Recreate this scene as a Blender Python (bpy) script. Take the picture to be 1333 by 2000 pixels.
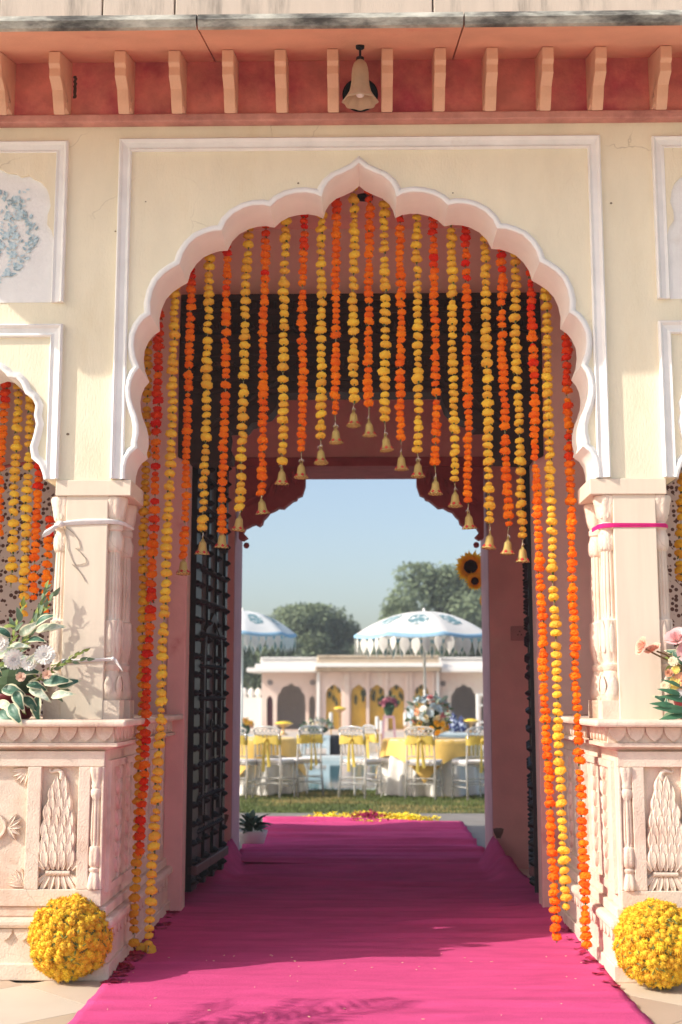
import bpy, bmesh, math, random
from mathutils import Vector, Matrix, noise, Euler
from mathutils.geometry import tessellate_polygon
for _o in list(bpy.data.objects): bpy.data.objects.remove(_o)
random.seed(11)
S = bpy.context.scene
COL = S.collection
R = math.radians
PI = math.pi
# ------------------------------------------------------------------ camera
W, H, F = 1333.0, 2000.0, 2445.0
PITCH, YAW, ROLL = R(8.38), R(1.03), R(0.0)
CAM = Vector((0.018, -6.3, 1.33))
cd = bpy.data.cameras.new('camera'); cam = bpy.data.objects.new('camera', cd); COL.objects.link(cam)
cam.location = CAM
cam.rotation_mode = 'XYZ'
RM = Euler((0, 0, YAW)).to_matrix() @ Euler((PI/2 + PITCH, 0, 0)).to_matrix() @ Euler((0, 0, ROLL)).to_matrix()
cam.rotation_euler = RM.to_euler()
cd.sensor_fit = 'VERTICAL'; cd.sensor_height = 36.0; cd.sensor_width = 24.0
cd.lens = F / H * 36.0
cd.clip_start = 0.1; cd.clip_end = 3000
cd.dof.use_dof = True; cd.dof.focus_distance = 6.5; cd.dof.aperture_fstop = 2.4
S.camera = cam
# ------------------------------------------------------------------ sky, sun, exposure
SUN_EL, SUN_AZ = R(36), R(21.3)      # azimuth measured from the facade plane, light travels to +x, +y
sun_dir = Vector((math.cos(SUN_EL)*math.cos(SUN_AZ), math.cos(SUN_EL)*math.sin(SUN_AZ), -math.sin(SUN_EL)))
wd = bpy.data.worlds.new('World'); S.world = wd; wd.use_nodes = True
nt = wd.node_tree; nt.nodes.clear()
sky = nt.nodes.new('ShaderNodeTexSky'); sky.sky_type = 'NISHITA'; sky.sun_disc = False
sky.sun_elevation = SUN_EL
to_sun = -sun_dir
sky.sun_rotation = math.atan2(to_sun.x, to_sun.y)
sky.altitude = 200; sky.air_density = 1.0; sky.dust_density = 3.2; sky.ozone_density = 0.9
bg = nt.nodes.new('ShaderNodeBackground'); bg.inputs['Strength'].default_value = 0.118
wo = nt.nodes.new('ShaderNodeOutputWorld')
nt.links.new(sky.outputs[0], bg.inputs[0]); nt.links.new(bg.outputs[0], wo.inputs[0])
sd = bpy.data.lights.new('sun', 'SUN'); sd.energy = 2.9; sd.angle = R(0.5); sd.color = (1.0, 0.93, 0.82)
so = bpy.data.objects.new('sun', sd); COL.objects.link(so)
so.rotation_euler = sun_dir.to_track_quat('-Z', 'Y').to_euler()
so.location = (-8, -8, 9)
S.view_settings.view_transform = 'Standard'; S.view_settings.look = 'None'
S.view_settings.exposure = 0.88; S.view_settings.gamma = 1.0
S.view_settings.use_curve_mapping = False
S.render.engine = 'CYCLES'
S.cycles.max_bounces = 14; S.cycles.diffuse_bounces = 8

# ------------------------------------------------------------------ measuring helpers: photo pixel + depth -> point
def ray(px, py):
    return RM @ Vector(((px - W/2)/F, -(py - H/2)/F, -1.0))
def at(px, py, Y):
    d = ray(px, py); t = (Y - CAM.y)/d.y
    return CAM + d*t
def atz(px, py, z=0.0):
    d = ray(px, py); t = (z - CAM.z)/d.z
    return CAM + d*t
def XZ(px, py, Y=0.0):
    p = at(px, py, Y); return (p.x, p.z)
def ZZ(py, Y=0.0): return at(704, py, Y).z

# ------------------------------------------------------------------ materials
MATS = {}
def mat(name, col, rough=0.75, var=0.12, scale=6.0, bump=0.0, bscale=40.0, metal=0.0, spec=0.35,
        col2=None, c2scale=3.0, c2lo=0.5, c2hi=0.62, stretch=None, rnd=0.0, trans=0.0, emit=None, translucent=0.0, sheen=0.0, cracks=0.0):
    if name in MATS: return MATS[name]
    m = bpy.data.materials.new(name); m.use_nodes = True
    n = m.node_tree.nodes; l = m.node_tree.links
    b = n['Principled BSDF']
    b.inputs['Roughness'].default_value = rough; b.inputs['Metallic'].default_value = metal
    b.inputs['Specular IOR Level'].default_value = spec
    if trans: b.inputs['Transmission Weight'].default_value = trans
    if sheen:
        b.inputs['Sheen Weight'].default_value = sheen
    tc = n.new('ShaderNodeTexCoord'); mp = n.new('ShaderNodeMapping')
    l.new(tc.outputs['Object'], mp.inputs['Vector'])
    if stretch: mp.inputs['Scale'].default_value = stretch
    nz = n.new('ShaderNodeTexNoise'); nz.inputs['Scale'].default_value = scale; nz.inputs['Detail'].default_value = 6; nz.inputs['Roughness'].default_value = 0.6
    l.new(mp.outputs[0], nz.inputs['Vector'])
    mr = n.new('ShaderNodeMapRange'); mr.inputs[1].default_value = 0.3; mr.inputs[2].default_value = 0.7
    mr.inputs[3].default_value = 1 - var; mr.inputs[4].default_value = 1 + var
    l.new(nz.outputs['Fac'], mr.inputs[0])
    base = n.new('ShaderNodeRGB'); base.outputs[0].default_value = (*col, 1)
    src = base.outputs[0]
    if col2 is not None:
        n2 = n.new('ShaderNodeTexNoise'); n2.inputs['Scale'].default_value = c2scale; n2.inputs['Detail'].default_value = 7; n2.inputs['Roughness'].default_value = 0.65
        l.new(mp.outputs[0], n2.inputs['Vector'])
        r2 = n.new('ShaderNodeMapRange'); r2.interpolation_type = 'SMOOTHSTEP'; r2.inputs[1].default_value = c2lo; r2.inputs[2].default_value = c2hi
        l.new(n2.outputs['Fac'], r2.inputs[0])
        mx = n.new('ShaderNodeMix'); mx.data_type = 'RGBA'
        l.new(r2.outputs[0], mx.inputs[0]); l.new(src, mx.inputs[6]); mx.inputs[7].default_value = (*col2, 1)
        src = mx.outputs[2]
    if cracks:
        vo = n.new('ShaderNodeTexVoronoi'); vo.feature = 'DISTANCE_TO_EDGE'; vo.inputs['Scale'].default_value = 1.4
        nd = n.new('ShaderNodeTexNoise'); nd.inputs['Scale'].default_value = 5; nd.inputs['Detail'].default_value = 4
        va = n.new('ShaderNodeVectorMath'); va.operation = 'MULTIPLY_ADD'; va.inputs[1].default_value = (0.25, 0.25, 0.25)
        l.new(tc.outputs['Object'], nd.inputs['Vector']); l.new(nd.outputs['Color'], va.inputs[0]); l.new(tc.outputs['Object'], va.inputs[2]); l.new(va.outputs[0], vo.inputs['Vector'])
        rc_ = n.new('ShaderNodeMapRange'); rc_.inputs[1].default_value = 0.0015; rc_.inputs[2].default_value = 0.005; rc_.inputs[3].default_value = cracks; rc_.inputs[4].default_value = 0.0
        l.new(vo.outputs['Distance'], rc_.inputs[0])
        ms_ = n.new('ShaderNodeTexNoise'); ms_.inputs['Scale'].default_value = 1.7; l.new(tc.outputs['Object'], ms_.inputs['Vector'])
        rm_ = n.new('ShaderNodeMapRange'); rm_.inputs[1].default_value = 0.52; rm_.inputs[2].default_value = 0.62; l.new(ms_.outputs['Fac'], rm_.inputs[0])
        mu_ = n.new('ShaderNodeMath'); mu_.operation = 'MULTIPLY'; l.new(rc_.outputs[0], mu_.inputs[0]); l.new(rm_.outputs[0], mu_.inputs[1])
        mk = n.new('ShaderNodeMix'); mk.data_type = 'RGBA'; l.new(mu_.outputs[0], mk.inputs[0]); l.new(src, mk.inputs[6]); mk.inputs[7].default_value = (0.25, 0.18, 0.11, 1); src = mk.outputs[2]
    hs = n.new('ShaderNodeHueSaturation'); l.new(src, hs.inputs['Color']); l.new(mr.outputs[0], hs.inputs['Value'])
    if rnd:
        oi = n.new('ShaderNodeObjectInfo')
        r3 = n.new('ShaderNodeMapRange'); r3.inputs[3].default_value = 0.5 - rnd*0.06; r3.inputs[4].default_value = 0.5 + rnd*0.06
        l.new(oi.outputs['Random'], r3.inputs[0]); l.new(r3.outputs[0], hs.inputs['Hue'])
        mm = n.new('ShaderNodeMath'); mm.operation = 'MULTIPLY_ADD'; mm.inputs[1].default_value = rnd*0.5; mm.inputs[2].default_value = 1 - rnd*0.3
        m2 = n.new('ShaderNodeMath'); m2.operation = 'MULTIPLY'
        l.new(oi.outputs['Random'], mm.inputs[0]); l.new(mm.outputs[0], m2.inputs[0]); l.new(mr.outputs[0], m2.inputs[1])
        l.new(m2.outputs[0], hs.inputs['Value'])
    l.new(hs.outputs[0], b.inputs['Base Color'])
    if bump:
        nb = n.new('ShaderNodeTexNoise'); nb.inputs['Scale'].default_value = bscale; nb.inputs['Detail'].default_value = 5
        l.new(mp.outputs[0], nb.inputs['Vector'])
        bp = n.new('ShaderNodeBump'); bp.inputs['Strength'].default_value = bump; bp.inputs['Distance'].default_value = 0.01
        l.new(nb.outputs['Fac'], bp.inputs['Height']); l.new(bp.outputs[0], b.inputs['Normal'])
    if translucent:
        out = n['Material Output']
        tr = n.new('ShaderNodeBsdfTranslucent'); l.new(hs.outputs[0], tr.inputs['Color'])
        ms = n.new('ShaderNodeMixShader'); ms.inputs[0].default_value = translucent
        l.new(b.outputs[0], ms.inputs[1]); l.new(tr.outputs[0], ms.inputs[2]); l.new(ms.outputs[0], out.inputs[0])
    if emit:
        b.inputs['Emission Color'].default_value = (*emit, 1); b.inputs['Emission Strength'].default_value = 1
    MATS[name] = m
    return m

cream = mat('cream_plaster', (0.83, 0.755, 0.57), 0.85, 0.07, 2.2, 0.25, 60, col2=(0.76, 0.66, 0.46), c2scale=1.6, c2lo=0.5, c2hi=0.8, stretch=(1.6, 1.6, 0.6), cracks=0.35)
white = mat('white_paint', (0.82, 0.81, 0.78), 0.7, 0.07, 6, 0.25, 50, col2=(0.70, 0.66, 0.60), c2scale=5, c2lo=0.58, c2hi=0.8)
white_in = mat('white_intrados_paint', (0.87, 0.86, 0.81), 0.75, 0.05, 5, 0.1, 60)
stone = mat('pale_pink_stone', (0.76, 0.63, 0.51), 0.75, 0.10, 7, 0.35, 110, col2=(0.64, 0.45, 0.34), c2scale=3.2, c2lo=0.48, c2hi=0.75, cracks=0.3)
stone_d = mat('joint_stone', (0.5, 0.36, 0.26), 0.9, 0.1)
pier_st = mat('pier_stone', (0.74, 0.64, 0.51), 0.75, 0.05, 3, 0.15, 100, col2=(0.66, 0.50, 0.34), c2scale=3.5, c2lo=0.62, c2hi=0.75, stretch=(6, 6, 0.5))
frieze_m = mat('red_plaster', (0.66, 0.23, 0.18), 0.85, 0.22, 6, 0.25, 60, col2=(0.46, 0.07, 0.10), c2scale=2.0, c2lo=0.42, c2hi=0.70)
eave_m = mat('salmon_plaster', (0.72, 0.35, 0.23), 0.85, 0.10, 3, 0.25, 50, col2=(0.60, 0.18, 0.14), c2scale=1.6, c2lo=0.55, c2hi=0.75)
corbel_m = mat('peach_plaster', (0.70, 0.42, 0.28), 0.8, 0.08, 8, 0.2, 70, col2=(0.55, 0.22, 0.14), c2scale=5, c2lo=0.58, c2hi=0.75)
weather = mat('weathered_lime', (0.52, 0.50, 0.43), 0.9, 0.25, 9, 0.3, 60, col2=(0.06, 0.055, 0.05), c2scale=2.6, c2lo=0.34, c2hi=0.66, stretch=(1.0, 1, 3.0))
parap = mat('parapet_plaster', (0.56, 0.50, 0.42), 0.9, 0.06, 4, 0.25, 60, col2=(0.16, 0.15, 0.13), c2scale=1.7, c2lo=0.50, c2hi=0.78, stretch=(4, 4, 0.5))
pinkwall = mat('dusty_pink_wall', (0.78, 0.54, 0.48), 0.85, 0.07, 3, 0.2, 60, col2=(0.74, 0.60, 0.50), c2scale=1.1, c2lo=0.48, c2hi=0.7)
pinkband = mat('pink_door_band', (0.74, 0.42, 0.38), 0.85, 0.08, 4, 0.2, 60, col2=(0.50, 0.17, 0.15), c2scale=2, c2lo=0.52, c2hi=0.7)
redwall = mat('red_passage_wall', (0.80, 0.42, 0.36), 0.85, 0.10, 3, 0.2, 60, col2=(0.78, 0.50, 0.40), c2scale=1.2, c2lo=0.55, c2hi=0.75)
mauve = mat('mauve_jamb_paint', (0.60, 0.38, 0.40), 0.8, 0.10, 4, 0.2, 60)
maroon = mat('maroon_carving', (0.42, 0.10, 0.10), 0.75, 0.15, 10, 0.2, 60)
wood = mat('old_dark_wood', (0.030, 0.018, 0.014), 0.6, 0.3, 12, 0.4, 50)
woodgrey = mat('greyed_door_board', (0.085, 0.07, 0.062), 0.75, 0.25, 10, 0.4, 40, col2=(0.075, 0.055, 0.05), c2scale=5, c2lo=0.5, c2hi=0.7, stretch=(1, 1, 0.25))
iron = mat('black_iron', (0.012, 0.011, 0.012), 0.45, 0.2, 20, metal=0.3)
woodmid = mat('plum_wood', (0.10, 0.05, 0.05), 0.6, 0.3, 12, 0.3, 40, stretch=(1, 1, 0.3))
black = mat('black_void', (0.006, 0.006, 0.006), 0.9, 0.0)

# ------------------------------------------------------------------ mesh builder
class MB:
    def __init__(s): s.v = []; s.f = []; s.mi = []; s.cur = 0
    def face(s, idx): s.f.append(tuple(idx)); s.mi.append(s.cur)
    def add(s, vs, fs):
        o = len(s.v); s.v.extend([tuple(p) for p in vs])
        for f in fs: s.face([i + o for i in f])
        return o
    def box(s, x0, y0, z0, x1, y1, z1):
        if x0 > x1: x0, x1 = x1, x0
        if y0 > y1: y0, y1 = y1, y0
        if z0 > z1: z0, z1 = z1, z0
        s.add([(x0,y0,z0),(x1,y0,z0),(x1,y1,z0),(x0,y1,z0),(x0,y0,z1),(x1,y0,z1),(x1,y1,z1),(x0,y1,z1)],
              [(0,3,2,1),(4,5,6,7),(0,1,5,4),(1,2,6,5),(2,3,7,6),(3,0,4,7)])
    def prism(s, outer, c0, c1, plane='xz', holes=(), sides=True):
        loops = [list(outer)] + [list(h) for h in holes]
        P = {'xz': lambda a, b, c: (a, c, b), 'xy': lambda a, b, c: (a, b, c), 'yz': lambda a, b, c: (c, a, b)}[plane]
        tris = tessellate_polygon([[Vector((a, b, 0)) for a, b in lp] for lp in loops])
        flat = [p for lp in loops for p in lp]; n = len(flat)
        o = len(s.v)
        s.v.extend([P(a, b, c0) for a, b in flat]); s.v.extend([P(a, b, c1) for a, b in flat])
        for t in tris:
            s.face((o+t[0], o+t[1], o+t[2])); s.face((o+n+t[2], o+n+t[1], o+n+t[0]))
        if sides:
            k = 0
            for lp in loops:
                m = len(lp)
                for i in range(m):
                    j = (i+1) % m
                    s.face((o+k+i, o+k+j, o+n+k+j, o+n+k+i))
                k += m
    def lathe(s, prof, c=(0,0,0), seg=16, rf=None, a0=0.0, a1=2*PI, sx=1.0, sy=1.0, cap=True):
        full = abs(a1 - a0 - 2*PI) < 1e-6
        n = seg if full else seg + 1
        o = len(s.v)
        for (r, z) in prof:
            for i in range(n):
                a = a0 + (a1-a0)*i/seg
                rr = r if rf is None else rf(r, z, a)
                s.v.append((c[0] + rr*math.cos(a)*sx, c[1] + rr*math.sin(a)*sy, c[2] + z))
        for k in range(len(prof)-1):
            for i in range(seg):
                j = (i+1) % n
                s.face((o+k*n+i, o+k*n+j, o+(k+1)*n+j, o+(k+1)*n+i))
        if cap and full:
            s.face([o+i for i in range(n)][::-1]); s.face([o+(len(prof)-1)*n+i for i in range(n)])
    def tube(s, pts, r, seg=6):
        pts = [Vector(p) for p in pts]; n = len(pts); o = len(s.v)
        rs = r if isinstance(r, (list, tuple)) else [r]*n
        prev = None
        for i, p in enumerate(pts):
            d = (pts[min(i+1, n-1)] - pts[max(i-1, 0)]).normalized()
            if prev is None:
                u = d.orthogonal().normalized()
            else:
                u = (prev - d*prev.dot(d)); u = u.normalized() if u.length > 1e-6 else d.orthogonal().normalized()
            prev = u; w = d.cross(u)
            for k in range(seg):
                a = 2*PI*k/seg
                s.v.append(tuple(p + (u*math.cos(a) + w*math.sin(a))*rs[i]))
        for i in range(n-1):
            for k in range(seg):
                j = (k+1) % seg
                s.face((o+i*seg+k, o+i*seg+j, o+(i+1)*seg+j, o+(i+1)*seg+k))
        s.face([o+k for k in range(seg)][::-1]); s.face([o+(n-1)*seg+k for k in range(seg)])
    def rings(s, rings, closed_u=True, close_v=False):
        o = len(s.v); n = len(rings[0])
        for r in rings: s.v.extend([tuple(p) for p in r])
        m = len(rings)
        for k in range(m if close_v else m-1):
            k2 = (k+1) % m
            for i in range(n if closed_u else n-1):
                j = (i+1) % n
                s.face((o+k*n+i, o+k*n+j, o+k2*n+j, o+k2*n+i))
    def xf(s, M, start=0):
        for i in range(start, len(s.v)): s.v[i] = tuple(M @ Vector(s.v[i]))
    def mesh(s, name, mats, smooth=False, weld=False, recalc=True):
        me = bpy.data.meshes.new(name); me.from_pydata(s.v, [], s.f)
        if not isinstance(mats, (list, tuple)): mats = [mats]
        for m in mats: me.materials.append(m)
        for p, i in zip(me.polygons, s.mi):
            p.material_index = i; p.use_smooth = smooth
        if recalc or weld:
            bm = bmesh.new(); bm.from_mesh(me)
            if weld: bmesh.ops.remove_doubles(bm, verts=bm.verts, dist=1e-5)
            bmesh.ops.recalc_face_normals(bm, faces=bm.faces)
            bm.to_mesh(me); bm.free()
        me.update()
        return me
    def build(s, name, mats, parent=None, smooth=False, bevel=0.0, weld=False, kind=None, recalc=True, sharp=None):
        me = s.mesh(name, mats, smooth, weld or bevel > 0, recalc)
        if smooth and sharp is not None:
            try: me.set_sharp_from_angle(angle=R(sharp))
            except Exception: pass
        return link(name, me, parent, bevel, kind)
def link(name, me, parent=None, bevel=0.0, kind=None):
    o = bpy.data.objects.new(name, me); COL.objects.link(o)
    if parent is not None: o.parent = parent
    if bevel:
        b = o.modifiers.new('bevel', 'BEVEL'); b.width = bevel; b.segments = 2; b.limit_method = 'ANGLE'; b.angle_limit = R(35)
    if kind: o['kind'] = kind
    return o
def thing(name, label, cat, loc=(0,0,0), rz=0.0, group=None):
    o = bpy.data.objects.new(name, None); COL.objects.link(o); o.empty_display_size = 0.1
    o.location = loc; o.rotation_euler = (0, 0, rz)
    return tag(o, label, cat, group)
def tag(o, label, cat, group=None):
    o['label'] = label; o['category'] = cat
    if group: o['group'] = group
    return o
def struct(o): o['kind'] = 'structure'; return o
def ordinal(n): return ['first','second','third','fourth','fifth','sixth','seventh','eighth','ninth','tenth','eleventh','twelfth','thirteenth','fourteenth','fifteenth','sixteenth','seventeenth','eighteenth','nineteenth','twentieth'][n]

# an outline strip: path in xz, profile (offset along outward normal, y)
def strip_along(mb, path, prof):
    n = len(path); nor = []
    for i in range(n):
        a = Vector(path[max(i-1,0)]); b = Vector(path[i]); c = Vector(path[min(i+1,n-1)])
        n1 = Vector((-(b-a).y, (b-a).x)); n2 = Vector((-(c-b).y, (c-b).x))
        if n1.length > 1e-9: n1.normalize()
        if n2.length > 1e-9: n2.normalize()
        t = n1 + n2
        if t.length < 1e-6: t = n1
        t.normalize(); k = max(0.55, t.dot(n1 if n1.length > 0.5 else n2))
        nor.append(t / k)
    rings = [[(p[0] + nor[i][0]*u, y, p[1] + nor[i][1]*u) for (u, y) in prof] for i, p in enumerate(path)]
    mb.rings(rings, closed_u=True)
# a carved leaf lying on the plane y = Y (front towards -y)
def carve_leaf(mb, x, z, L, wd_, ang, Y, h, blunt=0.0, n=6):
    ca, sa = math.cos(ang), math.sin(ang)
    def pt(u, v, y): return (x + u*ca - v*sa, y, z + u*sa + v*ca)
    left = []; right = []; mid = []; il = []; ir = []
    for i in range(n+1):
        t = i/n
        w = wd_*0.5*(math.sin(PI*min(1, t*(0.82 + blunt*0.1) + 0.12)) ** 0.8) * (1 - t**6)
        left.append(pt(t*L, w, Y)); right.append(pt(t*L, -w, Y))
        hh = h*(0.55 + 0.45*math.sin(PI*t))
        mid.append(pt(t*L, 0, Y - hh*0.72)); il.append(pt(t*L, w*0.62, Y - hh)); ir.append(pt(t*L, -w*0.62, Y - hh))
    mb.rings([left, il, mid, ir, right], closed_u=False)
# ================================================================== GROUND
X0 = 1.24           # inner face of the plinths
YD = 1.75           # face of the door wall
YE = 3.88           # face of the far wall of the passage
WT = 0.285          # thickness of the arch wall
XEND = 3.35
def plane_obj(name, x0, x1, y0, y1, z, m):
    b = MB(); b.add([(x0,y0,z),(x1,y0,z),(x1,y1,z),(x0,y1,z)], [(0,1,2,3)])
    return struct(b.build(name, m, recalc=False))
earth = mat('dry_earth', (0.30, 0.24, 0.17), 0.95, 0.15, 0.5)
plane_obj('ground', -1500, 1500, -60, 2500, -0.30, earth)
grout = mat('tile_grout', (0.36, 0.29, 0.22), 0.9, 0.1, 20)
marble = [mat('floor_marble_%s' % k, c, 0.5, 0.06, 3, 0.05, 60, col2=c2, c2scale=1.6, c2lo=0.5, c2hi=0.72, rnd=0.12) for k, c, c2 in
          (('cream', (0.60,0.51,0.40), (0.53,0.43,0.33)), ('sand', (0.47,0.37,0.28), (0.42,0.33,0.25)), ('pale', (0.60,0.53,0.43), (0.54,0.46,0.37)))]
b = MB(); b.box(-14, -22, -0.28, 14, 4.6, -0.012)
court = struct(b.build('courtyard_floor', marble[0]))
tile_me = {}
def clip_poly(poly, axis, lim, sgn):
    out = []
    for i in range(len(poly)):
        a, c = poly[i], poly[(i+1) % len(poly)]
        da, dc = (a[axis]-lim)*sgn, (c[axis]-lim)*sgn
        if da <= 0: out.append(a)
        if (da < 0 < dc) or (dc < 0 < da):
            t = da/(da-dc); out.append((a[0]+(c[0]-a[0])*t, a[1]+(c[1]-a[1])*t))
    return out
# diagonal marble squares in front of the gate
s_ = 0.62; k_ = 0
for i in range(-9, 10):
    for j in range(-13, 5):
        cx, cy = 0.18 + (i - j)*s_*0.7071, -1.55 + (i + j)*s_*0.7071
        if not (-2.6 < cx < 2.6 and -2.6 < cy < 0.1): continue
        h_ = s_*0.7071 - 0.003
        k_ += 1
        mt = marble[(i*2 + j*3 + (i*j) % 2) % 3]
        key = mt.name
        if key not in tile_me:
            b = MB(); b.prism([(h_,0),(0,h_),(-h_,0),(0,-h_)], -0.012, 0.0, 'xy'); tile_me[key] = b.mesh('floor_tile', mt)
        t = link('floor_tile', tile_me[key], court); t.location = (cx, cy, 0)

# ================================================================== GATEHOUSE
gate = thing('gatehouse', 'cream and pink palace gatehouse with scalloped arch and red bracketed eave', 'building', (0, 0, 0))
# ---- arch outline (left half, from apex down), mirrored
APX = [(704,318),(690,329),(672,338),(655,345),(641,357),(633,370),(629,384),
       (618,379),(600,376),(581,377),(560,382),(543,391),(530,403),
       (515,400),(497,401),(478,406),(458,417),(443,432),(434,450),
       (418,451),(402,456),(385,464),(370,478),(358,496),(352,516),
       (338,524),(322,535),(308,550),(299,570),(294,592),(295,615),
       (282,624),(272,637),(264,655),(262,676),(265,698),(273,719),
       (264,730),(258,744),(255,760),(256,778),(261,796),(268,814),(272,832),(272,850),(268,866),(270,875),
       (258,884),(250,897),(246,912),(245,926),(245,937)]
cx0 = at(704, 600, 0).x
archL = [(XZ(px, py)[0] - cx0, XZ(px, py)[1]) for px, py in APX]
archL[0] = (0.0, archL[0][1])
archR = [(-x, z) for x, z in archL]
ZI = archL[-1][1]                       # springing height = top of imposts
ZF = ZZ(240)                            # underside of the frieze ledge
arch_full = archL[::-1] + archR[1:]     # left foot -> apex -> right foot
# side bay arch (half, centre axis at BX)
BX = at(-75, 800, 0).x
BPX = [(-75,690),(-50,698),(-36,714),(-33,722),(-15,716),(0,719),(12,727),(18,735),(34,737),(45,748),(53,768),(66,776),(74,793),(71,813),(75,829),(70,852),(63,874),(66,895),(80,907),(87,924),(90,937)]
bayR = [XZ(*p) for p in BPX]; bayR[-1] = (bayR[-1][0], ZI)
bayR[0] = (BX, bayR[0][1])
bayL = [(2*BX - x, z) for x, z in bayR]
bay = bayL[::-1] + bayR[1:]             # left foot .. right foot (left bay)
bayM = [(-x, z) for x, z in bay][::-1]  # the right bay
# facade wall
outer = [(-XEND, ZI), *bay, *arch_full, *bayM, (XEND, ZI), (XEND, ZF), (-XEND, ZF)]
b = MB(); b.prism(outer, 0.0, WT)
b.build('facade_wall', cream, gate)
# intrados lining, white
def lining(path, name):
    b = MB()
    strip_along(b, path, [(0.0, -0.004), (0.0, WT+0.003), (-0.006, WT+0.003), (-0.006, -0.004)])
    return b.build(name, white_in, gate, smooth=True, sharp=35)
for p in (arch_full, bay, bayM): lining(p, 'arch_soffit')
def trim(path):
    b = MB()
    strip_along(b, path, [(0.0, 0.0), (-0.008, -0.006), (-0.006, -0.020), (0.004, -0.026), (0.016, -0.022), (0.024, -0.008), (0.030, 0.0)])
    return b.build('arch_moulding', white, gate, smooth=True, sharp=50)
for p in (arch_full, bay, bayM): trim(p)
# white picture-frame mouldings (open at the bottom)
PROF = [(0.0, 0.0), (0.0, -0.026), (0.008, -0.034), (0.016, -0.028), (0.022, -0.020), (0.046, -0.014), (0.060, -0.022), (0.066, -0.012), (0.066, 0.0)]
def frame(x0, x1, zb, zt, name='frame_moulding'):
    b = MB(); path = [(x0, zb), (x0, zt), (x1, zt), (x1, zb)]
    rings = []
    for k, (x, z) in enumerate(path):
        r = []
        for (u, y) in PROF:
            dx = u if k < 2 else -u
            dz = -u if k in (1, 2) else 0
            r.append((x + dx, y, z + dz))
        rings.append(r)
    b.rings(rings, closed_u=True); m_ = len(PROF); b.face(range(m_)); b.face(range(3*m_, 4*m_))
    return b.build(name, white, gate)
xa = abs(at(237, 275, 0).x - cx0)
frame(-xa, xa, ZI + 0.003, ZZ(271))
# recessed spandrel edge inside the central frame
xs0 = at(138, 275, 0).x - cx0; xs1 = 2*BX - xs0
zu1, zu0 = ZZ(274), ZZ(588)
xl0 = at(127, 632, 0).x - cx0; xl1 = 2*BX - xl0
zl1 = ZZ(632)
NPX = [(-75,318),(-52,326),(-36,332),(-20,330),(0,331),(17,340),(35,342),(43,348),(59,345),(67,351),(81,357),(93,370),(98,384),(101,405),(95,422),(94,441),(103,453),(107,470)]
for sg in (1, -1):
    xx0, xx1 = sorted((sg*xs1, sg*xs0))
    frame(xx0, xx1, zu0, zu1)
    yy0, yy1 = sorted((sg*xl1, sg*xl0))
    frame(yy0, yy1, ZI + 0.003, zl1)
    # upper niche: white back, cream cusped spandrel
    n0 = [(XZ(*p)[0], XZ(*p)[1]) for p in NPX]; n0[0] = (BX, n0[0][1])
    n1 = [(2*BX - x, z) for x, z in n0]
    nic = [(sg*x, z) for x, z in (n1[::-1] + n0[1:])]
    if sg < 0: nic = nic[::-1]
    b = MB(); b.box(xx0+0.05, -0.004, zu0+0.001, xx1-0.05, 0.001, zu1-0.05)
    b.build('niche_panel', white, gate)
    b = MB()
    i0, i1 = xx0 + 0.062, xx1 - 0.062
    b.prism([(i0, nic[0][1]), *nic, (i1, nic[-1][1]), (i1, zu1-0.062), (i0, zu1-0.062)], -0.003, -0.016)
    b.build('niche_spandrel', cream, gate, bevel=0.003)
# painted blue floral motif in the left niche
blue1 = mat('motif_blue', (0.42, 0.57, 0.63), 0.8, 0.15, 30); blue2 = mat('motif_slate', (0.30, 0.42, 0.47), 0.8, 0.15, 30); blue3 = mat('motif_pale', (0.55, 0.67, 0.71), 0.8, 0.1, 30)
def flat_leaf(b, x, z, L, w, a, Y):
    ca, sa = math.cos(a), math.sin(a)
    b.add([(x + u*L*ca - v*w*sa, Y, z + u*L*sa + v*w*ca) for u, v in ((0,0),(0.3,0.45),(0.7,0.4),(1,0),(0.7,-0.4),(0.3,-0.45))], [(0,1,2,3,4,5)])
for sg in (1, -1):
    b = MB(); rr = random.Random(3)
    zc0, zc1 = ZZ(572), ZZ(362)
    cz = (zc0+zc1)/2; hh = (zc1-zc0)/2
    for k in range(250):               # paisley / wreath border
        a = rr.uniform(-1.45, 1.45) if k % 2 else rr.uniform(PI-1.45, PI+1.45)
        e = 0.35*(0.93 + 0.09*rr.random())
        x = e*math.cos(a)*(1.0 - 0.22*max(0, -math.sin(a))); z = cz + hh*0.98*math.sin(a)
        b.cur = rr.choice([0, 1, 1, 2]); flat_leaf(b, sg*(BX + x), z, 0.030, 0.013, a + PI/2 + rr.choice((-0.9, 0.9, 2.2)), -0.0085 - 0.00001*k)
    for st in range(10):               # branching stems with leaves and blossoms
        x = (st-4.5)*0.03; z = zc0 + 0.03 + 0.05*(st % 3); a = PI/2 + (4.5-st)*0.13
        for k in range(24):
            x += 0.021*math.cos(a); z += 0.021*math.sin(a); a += rr.uniform(-0.25, 0.25)
            if abs(x) > 0.30 or z > zc1 + 0.05: break
            b.cur = rr.choice([0, 1, 2, 2]); flat_leaf(b, sg*(BX + x), z, 0.024, 0.013, a + rr.choice([-0.8, 0.8]), -0.0092 - 0.0001*st - 0.00001*k)
            if k % 5 == 4:
                for q in range(6):
                    b.cur = 2 if q % 2 else 0
                    flat_leaf(b, sg*(BX + x + 0.02), z, 0.024, 0.016, q*PI/3, -0.0105 - 0.0001*st - 0.00002*q)
    b.build('painted_motif', [blue1, blue2, blue3], gate, recalc=False)
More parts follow.
